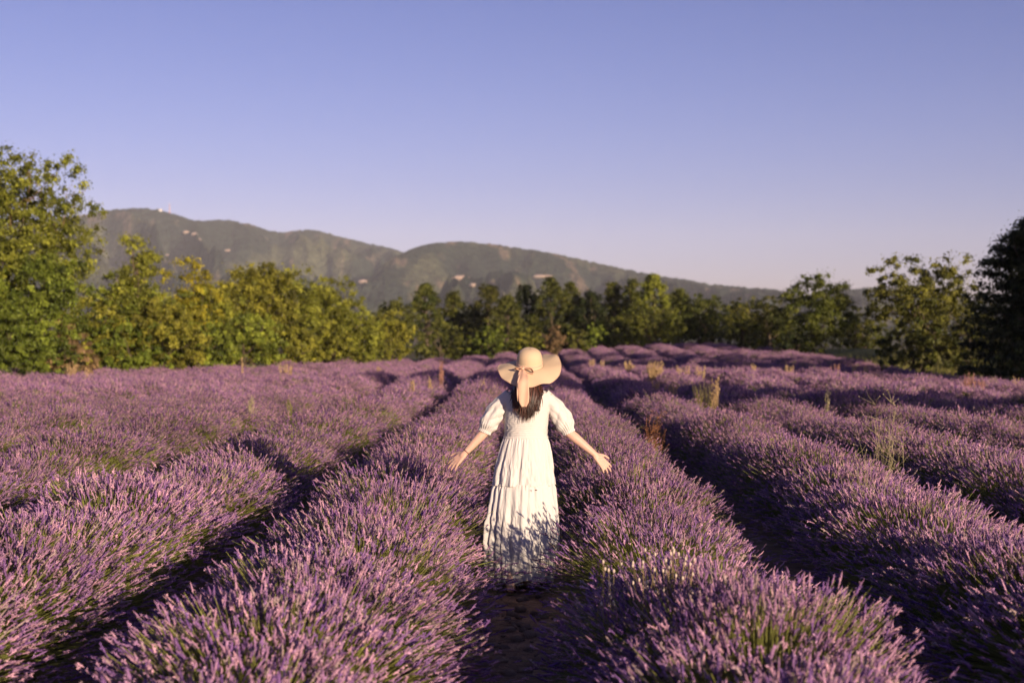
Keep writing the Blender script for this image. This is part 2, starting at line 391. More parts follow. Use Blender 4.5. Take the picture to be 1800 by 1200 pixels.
def bush(seed, nst, rings, sides, stem_w, size=1.0, green=0.1, span=.52, leaves=300, florets=0):
    rng = np.random.default_rng(seed); A = Acc()
    phi = np.clip(rng.normal(0, .80, nst), -1.5, 1.5)+rng.normal(0, .04, nst)
    yo = rng.uniform(-span, span, nst)
    lump = fbm(phi*2.2+seed*5, yo*3.5+seed, 3, seed)*.42
    Rr = (.655+lump)*(1+rng.normal(0, .075, nst))
    Rr *= 1-.10*np.abs(yo/span)**2
    tip = np.stack([Rr*np.sin(phi)*1.04, yo*1.08+rng.normal(0, .03, nst), .085+Rr*.80*np.cos(phi)+.05*np.abs(np.sin(phi))], -1)
    root = np.stack([.16*np.sin(phi)*rng.uniform(.3, 1, nst), yo*.45, np.full(nst, .06)], -1)
    mid = .5*(root+tip)+np.stack([-.03*np.sin(phi), 0*phi, .05+.03*np.abs(np.sin(phi))], -1)*rng.uniform(.2, 1.2, nst)[:, None]
    mid += rng.normal(0, .012, (nst, 3))
    ax = norm(tip-mid+rng.normal(0, .075, (nst, 3))+np.array([0, 0, .05]))
    L = rng.uniform(.026, .060, nst)*size; rad = rng.uniform(.0040, .0064, nst)*size
    # colour of each head
    t = rng.uniform(0, 1, (nst, 1))**1.2
    c = np.array([.17, .078, .245])*(1-t)+np.array([.52, .29, .365])*t
    dry = rng.uniform(size=nst) < .10; c[dry] = np.array([.34, .24, .24])
    c *= rng.uniform(.8, 1.15, (nst, 1))
    patch = fbm(phi*3+seed, yo*4+2, 2, seed+9)
    keep = rng.uniform(size=nst) > green*(1+5*sstep(.08, .25, patch))
    v, q, pr = spikes(rng, tip[keep], ax[keep], L[keep], rad[keep], rings, sides, .32)
    cc = np.repeat(c[keep], rings*sides, 0)*np.tile(np.repeat(.75+.3*pr, sides), keep.sum())[:, None]
    A.add(v, q, cc)
    if florets:   # open corollas, small pale violet petals
        kk = np.where(keep)[0]; kk = np.repeat(kk, florets); m = len(kk)
        d = norm(np.cross(ax[kk], rng.normal(size=(m, 3)))); s = rng.uniform(-.1, .9, m)
        cpos = tip[kk]+ax[kk]*(L[kk]*s)[:, None]+d*(rad[kk]*.9)[:, None]
        e = norm(np.cross(d, rng.normal(size=(m, 3)))); w = rng.uniform(.003, .006, m)[:, None]
        A.add(np.stack([cpos-e*w, cpos+e*w, cpos+d*w*1.6+ax[kk]*w], 1), np.arange(m*3).reshape(-1, 3), np.repeat(c[kk]*1.25+.03, 3, 0))
    # stems
    ts = np.array([.28, .62, 1.0]); tt = ts[None, :, None]
    pth = (1-tt)**2*root[:, None]+2*tt*(1-tt)*mid[:, None]+tt**2*tip[:, None]
    side = norm(np.cross(ax, rng.normal(size=(nst, 3))))*stem_w*rng.uniform(.8, 1.3, (nst, 1))
    v = np.stack([pth-side[:, None], pth+side[:, None]], 2)     # n,3,2,3
    b = (np.arange(nst)*6)[:, None, None]
    q = np.array([[0, 1, 3, 2], [2, 3, 5, 4]])[None]+b
    cs = np.array([.17, .175, .045])*rng.uniform(.6, 1.3, (nst, 1)); cs[~keep] *= 1.25
    A.add(v.reshape(-1, 3), q.reshape(-1, 4), np.repeat(cs, 6, 0))
    # narrow grey-green leaves of the inner bush
    n = leaves; u = norm(rng.normal(size=(n, 3))+np.array([0, 0, .4])); u[:, 2] = np.abs(u[:, 2])
    rr = rng.uniform(.16, .42, n)[:, None]
    p = u*rr*np.array([1.0, .9, .95])+np.stack([0*rr[:, 0], rng.uniform(-span*.7, span*.7, n), 0*rr[:, 0]+.04], -1)
    d = norm(u+rng.normal(0, .35, (n, 3))+np.array([0, 0, .3])); e = norm(np.cross(d, rng.normal(size=(n, 3))))
    ln = rng.uniform(.05, .10, n)[:, None]; w = stem_w*2.2
    A.add(np.stack([p-e*w*.5, p+d*ln*.5-e*w, p+d*ln, p+d*ln*.5+e*w], 1), np.arange(n*4).reshape(-1, 4), np.repeat(np.array([.10, .125, .055])*rng.uniform(.6, 1.3, (n, 1)), 4, 0))
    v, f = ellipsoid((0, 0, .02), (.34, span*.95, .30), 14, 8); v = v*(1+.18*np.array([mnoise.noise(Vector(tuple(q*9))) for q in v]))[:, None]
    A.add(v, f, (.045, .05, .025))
    me = A.mesh('lavender_bush'); me.materials.append(M_lav); return me

LOD0 = [bush(11+i, 1900, 9, 4, .0011, 1.0, [.10, .16, .24, .12, .36][i], florets=4, leaves=500) for i in range(5)]
LOD1 = [bush(31+i, 1900, 6, 3, .0013, 1.04, [.10, .16, .24, .12, .34][i], leaves=350) for i in range(5)]
LOD2 = [bush(51+i, 1200, 3, 4, .0022, 1.45, [.05, .08, .14, .06][i], leaves=160) for i in range(4)]
THIN = [bush(71+i, 640, 9, 4, .0011, 1.0, .03, florets=3, leaves=380) for i in range(2)]
rng = np.random.default_rng(77)
ROWS = [(-1.09, 'bushy lavender row immediately left of the path the woman walks', 3.0),
        (.92, 'bushy lavender row immediately right of the path the woman walks', 3.0),
        (-3.0, 'second lavender row to the left of the woman, broad and sunlit', 4.4),
        (2.85, 'second lavender row to the right of the woman, with shaded near side', 4.4),
        (-5.1, 'third lavender row left of the woman', 9), (4.65, 'third lavender row right of the woman, pale branching weed in it', 7.8),
        (6.5, 'fourth lavender row right of the woman', 12), (-7.0, 'fourth lavender row left of the woman', 13)]
names = ['fifth', 'sixth', 'seventh', 'eighth', 'ninth', 'tenth', 'eleventh', 'twelfth', 'thirteenth']
for i, nm in enumerate(names):
    xl = -8.9-1.9*i
    ROWS.append((xl, nm+' lavender row left of the woman', -xl/.40-5))
    xr = 8.38+1.88*i
    if xr < 15.9: ROWS.append((xr, nm+' lavender row right of the woman'+(', last before the dark conifer' if xr > 13.8 else ''), xr/.40-5))
GAPS = [(-3.0, 33.0), (-3.0, 19.2), (.92, 47), (2.85, 39.5)]
for x, lab, y0 in ROWS:
    if y0 >= float(far_end(x))-1: continue
    row = thing('lavender_row', lab, 'lavender row', (x, y0, ghs(x, y0)), 'parallel rows of lavender')
    y = y0; yend = float(far_end(x))
    while y < yend:
        step = .74
        if not any(abs(x-gx) < .1 and abs(y-gy) < .4 for gx, gy in GAPS):
            lod = LOD0 if y < 13.5 and abs(x) < 6 else (LOD1 if y < 30 else LOD2)
            me = lod[int(rng.integers(len(lod)))]
            if x == .92 and 7.9 < y < 9.7: me = THIN[int(y*3) % 2]
            o = bpy.data.objects.new('lavender_bush', me); COL.objects.link(o); o.parent = row
            s = 1+rng.normal(0, .05)
            wob = .05*math.sin(y*.31+x)
            o.location = (wob+rng.normal(0, .03), y-y0+rng.normal(0, .05), ghs(x, y)-ghs(x, y0)-.01)
            wx = {-1.09: 1.06, .92: .97, -3.0: 1.24, 2.85: 1.10}.get(x, 1.14); hz = (.86 if 7.9 < y < 9.7 else .93) if x == .92 and 7 < y < 11 else 1.0
            if abs(x) < 1.2 and y < 9.3: wx *= 1.09
            o.scale = (s*wx, s*(1 if rng.uniform() < .5 else -1), s*hz*(1+rng.normal(0, .06)))
            o.rotation_euler = (0, 0, rng.normal(0, .08)+(math.pi if rng.uniform() < .5 else 0))
        y += step

# ---------------------------------------------------------------- stones on the path
rng = np.random.default_rng(4)
for m_ in rocks: m_.materials.append(M_stone)
for i in range(295):
    y = rng.uniform(4.6, 12.5); x = rng.normal(0, .19); s = .008+.045*rng.uniform()**2.2
    o = bpy.data.objects.new('stone', rocks[i % 6]); COL.objects.link(o); o.parent = ground
    o.location = (x-.02, y, ghs(x, y)+s*.02); o.scale = (s, s*1.1, s*.95); o.rotation_euler = (rng.normal(0, .2), rng.normal(0, .2), rng.uniform(0, 6.3))

# ---------------------------------------------------------------- trees and shrubs
def leaf_cloud(A, rng, cl, sig, per, size, c0, c1, tocol=None, up=.35, ctr=None):
    """cl (m,3) clump centres; sig (m,) spread"""
    n = len(cl)*per; idx = np.repeat(np.arange(len(cl)), per)
    g = rng.normal(size=(n, 3)); g = norm(g)*np.abs(rng.normal(0, .62, (n, 1)))*1.15
    p = cl[idx]+g*np.asarray(sig)[idx][:, None]*np.array([1, 1, .8])
    nn = norm(g+np.array([0, 0, up])+rng.normal(0, .55, (n, 3)))
    d = norm(np.cross(nn, rng.normal(size=(n, 3)))); e = np.cross(nn, d)
    s = size*rng.uniform(.6, 1.35, (n, 1))
    v = np.stack([p-d*s*.5-e*s*.2, p+e*s*.42+nn*s*.08, p+d*s*.55-e*s*.15], 1).reshape(-1, 3)
    bri = rng.uniform(.42, 1.5, (len(cl), 1))[idx]; t = rng.uniform(0, 1, (len(cl), 1))[idx]*.6+rng.uniform(0, 1, (n, 1))*.4
    c = (np.array(c0)*(1-t)+np.array(c1)*t)*bri
    A.add(v, np.arange(n*3).reshape(-1, 3), np.repeat(c*rng.uniform(.75, 1.25, (n, 1)), 3, 0))

PAL = dict(  # dark and light leaf colours; pine and dark also carry painted shade
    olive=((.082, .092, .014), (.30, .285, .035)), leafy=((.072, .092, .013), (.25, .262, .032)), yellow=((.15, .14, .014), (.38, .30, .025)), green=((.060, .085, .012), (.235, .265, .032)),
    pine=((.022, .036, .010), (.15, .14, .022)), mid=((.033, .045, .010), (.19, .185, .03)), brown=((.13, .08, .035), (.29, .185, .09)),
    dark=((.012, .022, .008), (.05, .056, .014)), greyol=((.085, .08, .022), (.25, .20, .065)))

def plant(kind_name, cat, label, px, ytop, depth, wpx, shape, pal, seed, group=None, ybot=None, dens=1.0, x=None, zlow=None, bare=0):
    rng = np.random.default_rng(seed)
    X = P(px, depth) if x is None else x; g = ghs(X, depth)
    H = Z(ytop, depth)-g if ytop < 700 else ytop/1000.; Wd = wpx/F*depth
    if group == LG and shape in ('thicket', 'shrub', 'round'): Wd *= 1.38
    t = thing(kind_name, label, cat, (X, depth, g), group, 0)
    c0, c1 = PAL[pal]; A = Acc(); T = Acc(); k_ = rng.uniform(.78, 1.22); h_ = rng.uniform(-.10, .03)
    c0 = np.array(c0)*k_*np.array([1+h_, 1, 1]); c1 = np.array(c1)*k_*np.array([1+h_, 1, 1])
    lz = (.0 if shape in ('shrub', 'thicket') else .12)*H if zlow is None else zlow
    if shape in ('round', 'shrub', 'thicket', 'loose', 'tall'):
        nb = {'round': 11, 'shrub': 7, 'thicket': 12, 'loose': 13, 'tall': 9}[shape]
        cs, rs = [], []
        for i in range(nb):
            if shape == 'tall':
                f = (i+.5)/nb; c = np.array([rng.normal(0, .12)*Wd, rng.normal(0, .12)*Wd, lz+(H-lz)*f*.9]); r = Wd*(.42-.2*f)
            else:
                u = norm(rng.normal(size=3)); rr = rng.uniform(.35, .72)
                c = np.array([u[0]*rr*Wd*.5, u[1]*rr*Wd*.42, lz+(H-lz)*(.5+.5*u[2]*rr)]); r = min(Wd, H)*rng.uniform(.19, .31)
                if shape == 'thicket': c[2] = (H-lz)*rng.uniform(.12, .82)
            c[2] = min(c[2], H-r*.9); cs.append(c); rs.append(r)
        cs.append(np.array([rng.normal(0, .08)*Wd, 0, H-min(Wd, H)*.17])); rs.append(min(Wd, H)*.17)
        if shape in ('shrub', 'thicket', 'round'):
            cs.append(np.array([0, 0, (H+lz)*.42])); rs.append(min(Wd, H)*.36)
        cs = np.array(cs); rs = np.array(rs)
        if group == LG: dens *= 1.3
        m = int(Wd*H*{'loose': 8, 'round': 12}.get(shape, 11.0)*dens)+24
        w = rs**2; bi = rng.choice(len(cs), m, p=w/w.sum())
        u = norm(rng.normal(size=(m, 3))+np.array([0, -.25, .15]))
        cl = cs[bi]+u*rs[bi][:, None]*rng.uniform(.72, 1.12, (m, 1)); cl[:, 2] = np.clip(cl[:, 2], .12, H-.12)
        if shape in ('thicket', 'shrub', 'round'):     # the crown's own dome between the limbs' clumps
            q_ = rng.uniform(size=m) < .42; u_ = norm(rng.normal(size=(m, 3))); dome = u_*np.array([Wd*.46, Wd*.40, (H-lz)*.45])*rng.uniform(.75, 1.03, (m, 1))*(1+.35*fbm(u_[:, 0]*2.5+seed, u_[:, 2]*2.5, 2, seed))[:, None]+np.array([0, 0, lz+(H-lz)*.46])
            cl[q_] = dome[q_]; cl[:, 2] = np.clip(cl[:, 2], .12, H-.12)
        sg = rng.uniform(.16, .34, m)*np.clip(H/5, .55, 1.2)
        leaf_cloud(A, rng, cl, sg, 84, .112, c0, c1)
        tips = cs
    elif shape == 'pine':
        m = int(H*Wd*13*dens)+30; f = rng.uniform(0.03, 1, m)**.85
        th = rng.uniform(0, 6.283, m); wid = Wd*.66*np.minimum(1, 1.35*(1-f))**.8*(1+.25*np.sin(f*17+seed)+1.1*fbm(th*1.3+seed*3, f*7, 2, seed))+.06
        rr = wid*np.sqrt(rng.uniform(.35, 1, m))
        cl = np.stack([rr*np.cos(th), rr*np.sin(th), lz+(H-lz)*f-.10*rr], -1)+rng.normal(0, .16, (m, 3))*np.array([1, 1, .5])
        leaf_cloud(A, rng, cl, rng.uniform(.16, .32, m), 74, .125, c0, c1, up=.6)
        tips = cl[::max(1, m//14)]
    elif shape == 'layered':
        cl = []; 
        for i in range(13):
            zz = lz+(H-lz)*(i+.6)/13.2; f = zz/H
            for th in rng.uniform(0, 6.283, 17):
                Lb = Wd*.5*(1-f**2.2)**.6*rng.uniform(.6, 1.25)
                for q in np.linspace(.25, 1, 6): cl.append([math.cos(th)*Lb*q, math.sin(th)*Lb*q, zz+.15*q*q+rng.normal(0, .04)])
        for q in range(14): cl.append([rng.normal(0, .25), rng.normal(0, .25), H-.1-.07*q])
        cl = np.array(cl)
        A2 = rng.uniform(.2, .34, len(cl)); n0 = A.n
        leaf_cloud(A, rng, cl, A2*1.0, 70, .115, c0, c1, up=1.2); tips = cl[5::54]
        A.v[-1][:, 2] = A.v[-1][:, 2]
    # trunk and limbs
    tr = max(.05, min(.22, H*.026))
    if shape in ('shrub', 'thicket'): bases = [np.zeros(2) for _ in range(4)]
    else: bases = [np.zeros(2)]
    top = np.array([0, 0, H*.8]) if shape in ('pine', 'layered', 'tall') else np.array([rng.normal(0, .04)*Wd, 0, H*.45])
    for b in bases:
        k = np.linspace(0, 1, 6)[:, None]; base = np.array([b[0], b[1], -.1]); pts = base*(1-k)+(top+np.array([b[0], b[1], 0]))*k
        pts[1:-1, :2] += rng.normal(0, .04*min(H, 3)*.5, (4, 2)); T.add(*tube(pts, np.linspace(tr, tr*.35, 6), 7))
    for c in tips:
        z0 = min(top[2], c[2])*rng.uniform(.45, .9); st = np.array([bases[0][0]*(1-z0/H)+top[0]*z0/max(top[2], .1), bases[0][1]*(1-z0/H), z0])
        k = np.linspace(0, 1, 5)[:, None]; pts = st*(1-k)+c*k; pts[1:-1] += rng.normal(0, .05, (3, 3)); T.add(*tube(pts, np.linspace(tr*.4, .012, 5), 5))
    ob('trunk' if len(bases) == 1 else 'stems', T.mesh('trunk'), M_bark, t)
    ob('crown' if len(bases) == 1 else 'foliage', A.mesh('crown'), M_leaf, t)
    if bare:
        B = Acc()
        for i in range(bare):
            a = cs[rng.integers(len(cs))]+rng.normal(0, .3, 3); d = norm(np.array([rng.normal(0, .6), rng.normal(-.4, .4), rng.uniform(.1, 1)])); Lb = rng.uniform(.7, 1.8)
            k = np.linspace(0, 1, 6)[:, None]; pts = a+d*Lb*k+np.cumsum(rng.normal(0, .05, (6, 3)), 0); B.add(*tube(pts, np.linspace(.022, .005, 6), 4))
            for j in range(5):
                s_ = pts[rng.integers(1, 6)]; e_ = norm(d+rng.normal(0, .7, 3))*rng.uniform(.2, .7); B.add(*tube([s_, s_+e_*.5+rng.normal(0, .03, 3), s_+e_], [.009, .006, .003], 4))
        ob('bare_branches', B.mesh('bare_branches'), M_twig, t, kind='stuff', label='leafless grey brown branches')
    return t

LG = 'trees and shrubs along the left field edge'; CG = 'trees along the far field edge'; RG = 'trees at the right field edge'
T_ = 'tree'; Sh = 'shrub'
PL = [
 ('broadleaf_tree', T_, 'tallest tree at the left picture edge with bare twigs in its crown', -12, 268, 55, 262, 'round', 'leafy', 1, LG, dict(zlow=1.2, dens=1.15, bare=46)),
 ('broadleaf_tree', T_, 'leafy lower tree under the tallest left tree', 55, 430, 53, 135, 'thicket', 'green', 2, LG, {}),
 ('broadleaf_shrub', Sh, 'dense green bush at the foot of the tallest left tree', 25, 545, 51.5, 150, 'shrub', 'green', 3, LG, {}),
 ('dry_shrub', Sh, 'brownish half dry bush right of the tallest left tree', 118, 560, 53, 70, 'shrub', 'brown', 4, LG, dict(dens=.8)),
 ('broadleaf_shrub', Sh, 'leafy olive bush left of the slender tall shrub', 165, 520, 58, 110, 'thicket', 'olive', 5, LG, {}),
 ('slender_tree', T_, 'slender tall tree poking up above the left thicket', 238, 405, 59.2, 92, 'tall', 'olive', 6, LG, {}),
 ('broadleaf_tree', T_, 'dark green tree beneath the slender tall tree', 215, 478, 60, 150, 'thicket', 'green', 7, LG, {}),
 ('broadleaf_shrub', Sh, 'rounded olive bush in front of the slender tall tree', 285, 515, 58.5, 130, 'shrub', 'olive', 8, LG, {}),
 ('yellow_tree', T_, 'brightest yellow tree of the left thicket', 338, 452, 64, 130, 'loose', 'yellow', 9, LG, dict(dens=1.2)),
 ('broadleaf_tree', T_, 'olive tree behind and below the bright yellow tree', 350, 500, 65, 150, 'thicket', 'olive', 10, LG, {}),
 ('broadleaf_tree', T_, 'domed tree with pale top right of the bright yellow tree', 440, 455, 67, 120, 'round', 'olive', 12, LG, dict(dens=1.25)),
 ('broadleaf_shrub', Sh, 'green bush in front of the domed pale topped tree', 430, 545, 62, 110, 'shrub', 'green', 13, LG, {}),
 ('broadleaf_tree', T_, 'olive tree right of the domed pale topped tree', 505, 472, 70, 110, 'thicket', 'olive', 14, LG, {}),
 ('broadleaf_shrub', Sh, 'low brownish bush among the olive trees', 520, 575, 66, 80, 'shrub', 'olive', 15, LG, {}),
 ('broadleaf_tree', T_, 'leafy olive tree with a notch left of its top', 566, 484, 72, 90, 'thicket', 'olive', 16, LG, {}),
 ('broadleaf_tree', T_, 'sloping yellowish tree near the right end of the left thicket', 610, 520, 73, 100, 'thicket', 'olive', 17, LG, {}),
 ('broadleaf_shrub', Sh, 'olive bush under the sloping yellowish tree', 585, 575, 71, 90, 'shrub', 'olive', 18, LG, {}),
 ('broadleaf_tree', T_, 'rounded yellow green tree at the right end of the left thicket', 668, 545, 77, 92, 'thicket', 'olive', 19, LG, dict(dens=1.2)),
 ('broadleaf_shrub', Sh, 'leafy bush between the thicket end and the sloping tree', 640, 560, 74, 70, 'shrub', 'olive', 20, LG, {}),
 ('broadleaf_shrub', Sh, 'sunlit green bush low beneath the bright yellow tree', 340, 560, 60.5, 110, 'shrub', 'green', 21, LG, {}),
 ('broadleaf_shrub', Sh, 'low green bush at the field edge under the slender tree', 225, 555, 57.5, 120, 'shrub', 'green', 22, LG, {}),
 # centre
 ('broadleaf_tree', T_, 'greyish tree just behind the right end of the left thicket', 690, 515, 100, 90, 'round', 'mid', 30, CG, {}),
 ('pine_tree', T_, 'leftmost dark pine of the far edge', 748, 500, 104, 74, 'pine', 'pine', 31, CG, {}),
 ('pine_tree', T_, 'small slender pine beside the leftmost dark pine', 798, 515, 106, 60, 'pine', 'mid', 32, CG, {}),
 ('broadleaf_shrub', Sh, 'brown green oak bush in front of the leftmost dark pine', 775, 558, 95, 120, 'shrub', 'mid', 33, CG, {}),
 ('pine_tree', T_, 'broad dark pine left of the hat', 858, 503, 104, 80, 'pine', 'pine', 34, CG, {}),
 ('pine_tree', T_, 'light green pine directly behind the hat crown', 893, 520, 99, 60, 'pine', 'mid', 35, CG, {}),
 ('broadleaf_shrub', Sh, 'green bush at the field edge left of the hat', 868, 572, 94, 90, 'shrub', 'green', 36, CG, {}),
 ('pine_tree', T_, 'dark pine above the right side of the hat', 925, 502, 107, 66, 'pine', 'dark', 37, CG, {}),
 ('pine_tree', T_, 'sunlit topped pine right above the hat', 968, 490, 105, 76, 'pine', 'pine', 38, CG, {}),
 ('pine_tree', T_, 'pine with pale top second right of the hat', 1003, 498, 106, 60, 'pine', 'mid', 39, CG, {}),
 ('pine_tree', T_, 'dark pine before the gap right of the hat', 1040, 515, 104, 66, 'pine', 'dark', 40, CG, {}),
 ('pine_tree', T_, 'pine left of the brightest pointed pine', 1078, 498, 106, 60, 'pine', 'pine', 41, CG, {}),
 ('pine_tree', T_, 'narrow pine touching the brightest pointed pine', 1112, 493, 107, 50, 'pine', 'pine', 42, CG, {}),
 ('pine_tree', T_, 'brightest pointed yellow green pine', 1149, 484, 102, 74, 'pine', 'olive', 43, CG, {}),
 ('pine_tree', T_, 'dull pine just right of the brightest pointed pine', 1192, 510, 105, 74, 'pine', 'mid', 44, CG, {}),
 ('oak_tree', T_, 'spreading brownish oak below the brightest pointed pine', 1140, 538, 98, 150, 'round', 'mid', 45, CG, dict(zlow=.8)),
 ('broadleaf_tree', T_, 'flat topped greyish tree right of the dull pine', 1245, 516, 103, 110, 'round', 'pine', 46, CG, {}),
 ('broadleaf_tree', T_, 'tall leafy green tree near the lavender crest', 1305, 520, 99, 90, 'thicket', 'pine', 47, CG, {}),
 ('broadleaf_shrub', Sh, 'bright round bush right of the hat at the field edge', 932, 572, 93, 56, 'shrub', 'olive', 48, CG, {}),
 ('dry_shrub', Sh, 'reddish brown small bush at the far field edge', 978, 570, 95.5, 44, 'shrub', 'brown', 49, CG, {}),
 ('broadleaf_shrub', Sh, 'pale grey green bush next to the reddish brown bush', 1012, 570, 96, 54, 'shrub', 'mid', 50, CG, {}),
 ('broadleaf_shrub', Sh, 'rounded green bush between pale bush and spreading oak', 1048, 564, 97, 62, 'shrub', 'green', 51, CG, {}),
 ('broadleaf_shrub', Sh, 'small brown tipped bush left of the spreading oak', 1082, 578, 96.5, 40, 'shrub', 'mid', 52, CG, {}),
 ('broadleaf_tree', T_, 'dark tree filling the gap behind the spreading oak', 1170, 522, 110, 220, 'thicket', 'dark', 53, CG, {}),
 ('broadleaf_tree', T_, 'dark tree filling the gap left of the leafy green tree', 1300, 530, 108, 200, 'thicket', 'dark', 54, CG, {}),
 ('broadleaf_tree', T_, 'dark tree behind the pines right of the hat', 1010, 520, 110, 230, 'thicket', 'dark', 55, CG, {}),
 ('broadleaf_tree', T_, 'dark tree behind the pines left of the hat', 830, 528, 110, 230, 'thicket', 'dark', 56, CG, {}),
 # right
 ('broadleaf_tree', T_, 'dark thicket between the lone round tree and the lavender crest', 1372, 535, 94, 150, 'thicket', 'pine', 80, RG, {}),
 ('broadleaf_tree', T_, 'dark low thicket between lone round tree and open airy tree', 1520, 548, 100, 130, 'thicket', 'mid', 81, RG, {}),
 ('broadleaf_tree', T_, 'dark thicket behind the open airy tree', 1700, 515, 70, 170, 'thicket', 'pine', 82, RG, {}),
 ('broadleaf_tree', T_, 'round green tree standing alone at the right field edge', 1425, 482, 80, 165, 'round', 'mid', 60, RG, dict(zlow=.7, dens=1.2)),
 ('broadleaf_tree', T_, 'dark olive tree left of the round lone green tree', 1352, 520, 92, 90, 'thicket', 'pine', 61, RG, {}),
 ('broadleaf_shrub', Sh, 'small bushes right of the round lone green tree', 1502, 540, 98, 70, 'shrub', 'mid', 62, RG, {}),
 ('broadleaf_tree', T_, 'open airy tree with sky showing through left of the conifer', 1622, 448, 58, 215, 'loose', 'mid', 63, RG, dict(zlow=.9, dens=1.25)),
 ('broadleaf_shrub', Sh, 'dark bush at the foot of the open airy tree', 1600, 560, 55, 130, 'shrub', 'pine', 64, RG, {}),
 ('broadleaf_shrub', Sh, 'low olive bush between airy tree and conifer', 1700, 555, 56, 100, 'shrub', 'pine', 65, RG, {}),
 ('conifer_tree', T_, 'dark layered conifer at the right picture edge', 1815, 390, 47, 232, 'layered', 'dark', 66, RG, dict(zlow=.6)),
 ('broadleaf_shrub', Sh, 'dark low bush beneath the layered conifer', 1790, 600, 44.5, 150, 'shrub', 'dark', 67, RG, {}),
 ('broadleaf_shrub', Sh, 'low shaded bush under the round lone green tree', 1395, 575, 78, 80, 'shrub', 'dark', 68, RG, {}),
]
for (nm, cat, lab, px, yt, d, w, shp, pal, seed, grp, kw) in PL: plant(nm, cat, lab, px, yt, d, w, shp, pal, seed, grp, **kw)
# trees of the same edge that stand outside the frame to the right; their long shadows lie over the field
plant('conifer_tree', T_, 'conifer beside the field just outside the right frame edge', 0, 9600., 37, 450, 'layered', 'dark', 70, RG, x=22.0, zlow=.6)
plant('broadleaf_tree', T_, 'broad dense tree behind the conifers outside the right frame edge', 0, 9000., 31, 560, 'round', 'dark', 73, RG, x=26.0, zlow=.8)
plant('broadleaf_tree', T_, 'farther dense tree outside the right frame edge', 0, 9500., 58, 330, 'round', 'dark', 74, RG, x=33.0, zlow=.8)
plant('broadleaf_tree', T_, 'farthest dense tree outside the right frame edge', 0, 9500., 66, 330, 'round', 'dark', 75, RG, x=38.0, zlow=.8)
plant('broadleaf_tree', T_, 'tall dense tree beside the field near the camera, outside the frame', 0, 8600., 8.9, 1500, 'round', 'olive', 71, RG, x=19.5, zlow=2.4, dens=2.0)

# ---------------------------------------------------------------- weeds and dry grasses
def weed(label, px, yb, yt, wpx, col, kind, seed, n=None, name='dry_grass_tuft', cat='grass tuft', group='dry grass tufts between the lavender'):
    rng = np.random.default_rng(seed); d = (CAMH-.62)*F/(yb-600); X = P(px, d)
    d = (CAMH-.62-ghs(X, d))*F/(yb-600); X = P(px, d); g = ghs(X, d)
    H = max(.75, Z(yt, d)-g); Wd = wpx/F*d; A = Acc(); col = np.array(col)
    n = int(n*1.3) if n else int(14+wpx*1.4); sc = max(.0020, d*.00010)
    t = thing(name, label, cat, (X, d, g), group)
    K = Acc()
    for i in range(n):
        b = rng.normal(0, .3, 2)*min(Wd, .25); tp = np.array([rng.uniform(-.5, .5)*Wd, rng.normal(0, .3)*Wd, H*rng.uniform(.72, 1)])
        k = np.linspace(0, 1, 6)[:, None]; pts = np.array([b[0], b[1], 0])*(1-k)+tp*k; pts[:, 2] += .05*np.sin(k[:, 0]*3.14); pts[:, :2] += np.cumsum(rng.normal(0, .006, (6, 2)), 0)
        A.add(*tube(pts, np.linspace(sc*1.3, sc*.6, 6), 3), col*rng.uniform(.7, 1.2))
        if kind == 'branch':
            for j in range(7):
                q = pts[rng.integers(1, 6)]; e = norm(np.array([rng.normal(0, 1), rng.normal(0, .6), rng.uniform(.3, 1.1)]))*rng.uniform(.06, .2)
                A.add(*tube([q, q+e*.5+rng.normal(0, .01, 3), q+e+np.array([0, 0, .02])], [sc, sc*.8, sc*.6], 3), col*rng.uniform(.8, 1.2))
                if rng.uniform() < .5: K.add(*ellipsoid(q+e+np.array([0, 0, .02]), (sc*2.2, sc*2.2, sc*4), 5, 4), col*1.15)
        elif kind == 'button':
            K.add(*ellipsoid(pts[-1], (.006, .006, .010), 7, 5), (.72, .58, .48))
        elif kind == 'seed':
            for j in range(9):
                f = rng.uniform(.62, 1); q = pts[0]*(1-f)+pts[-1]*f; e = norm(rng.normal(size=3)+np.array([0, 0, 1.2]))*rng.uniform(.03, .07)
                v, f_ = ellipsoid((0, 0, 0), (sc*1.8, sc*1.8, .022+sc*4), 4, 3); K.add(v+q+e*.5, f_, col*rng.uniform(.85, 1.3))
        else:
            e = norm(rng.normal(size=3)); w_ = sc*2.5; v = np.stack([pts[0], (pts[2]+pts[3])/2+e*w_*2, pts[4]]); A.add(v, np.array([[0, 1, 2]]), col)
    ob('stems', A.mesh('stems'), M_weed, t, kind='stuff')
    if K.n: ob({'button': 'flower_heads', 'seed': 'seed_heads', 'branch': 'seed_pods'}[kind], K.mesh('heads'), M_weed, t, kind='stuff')
TAN = (.52, .36, .19); PINK = (.42, .22, .17); YG = (.24, .24, .05); PALE = (.40, .34, .20)
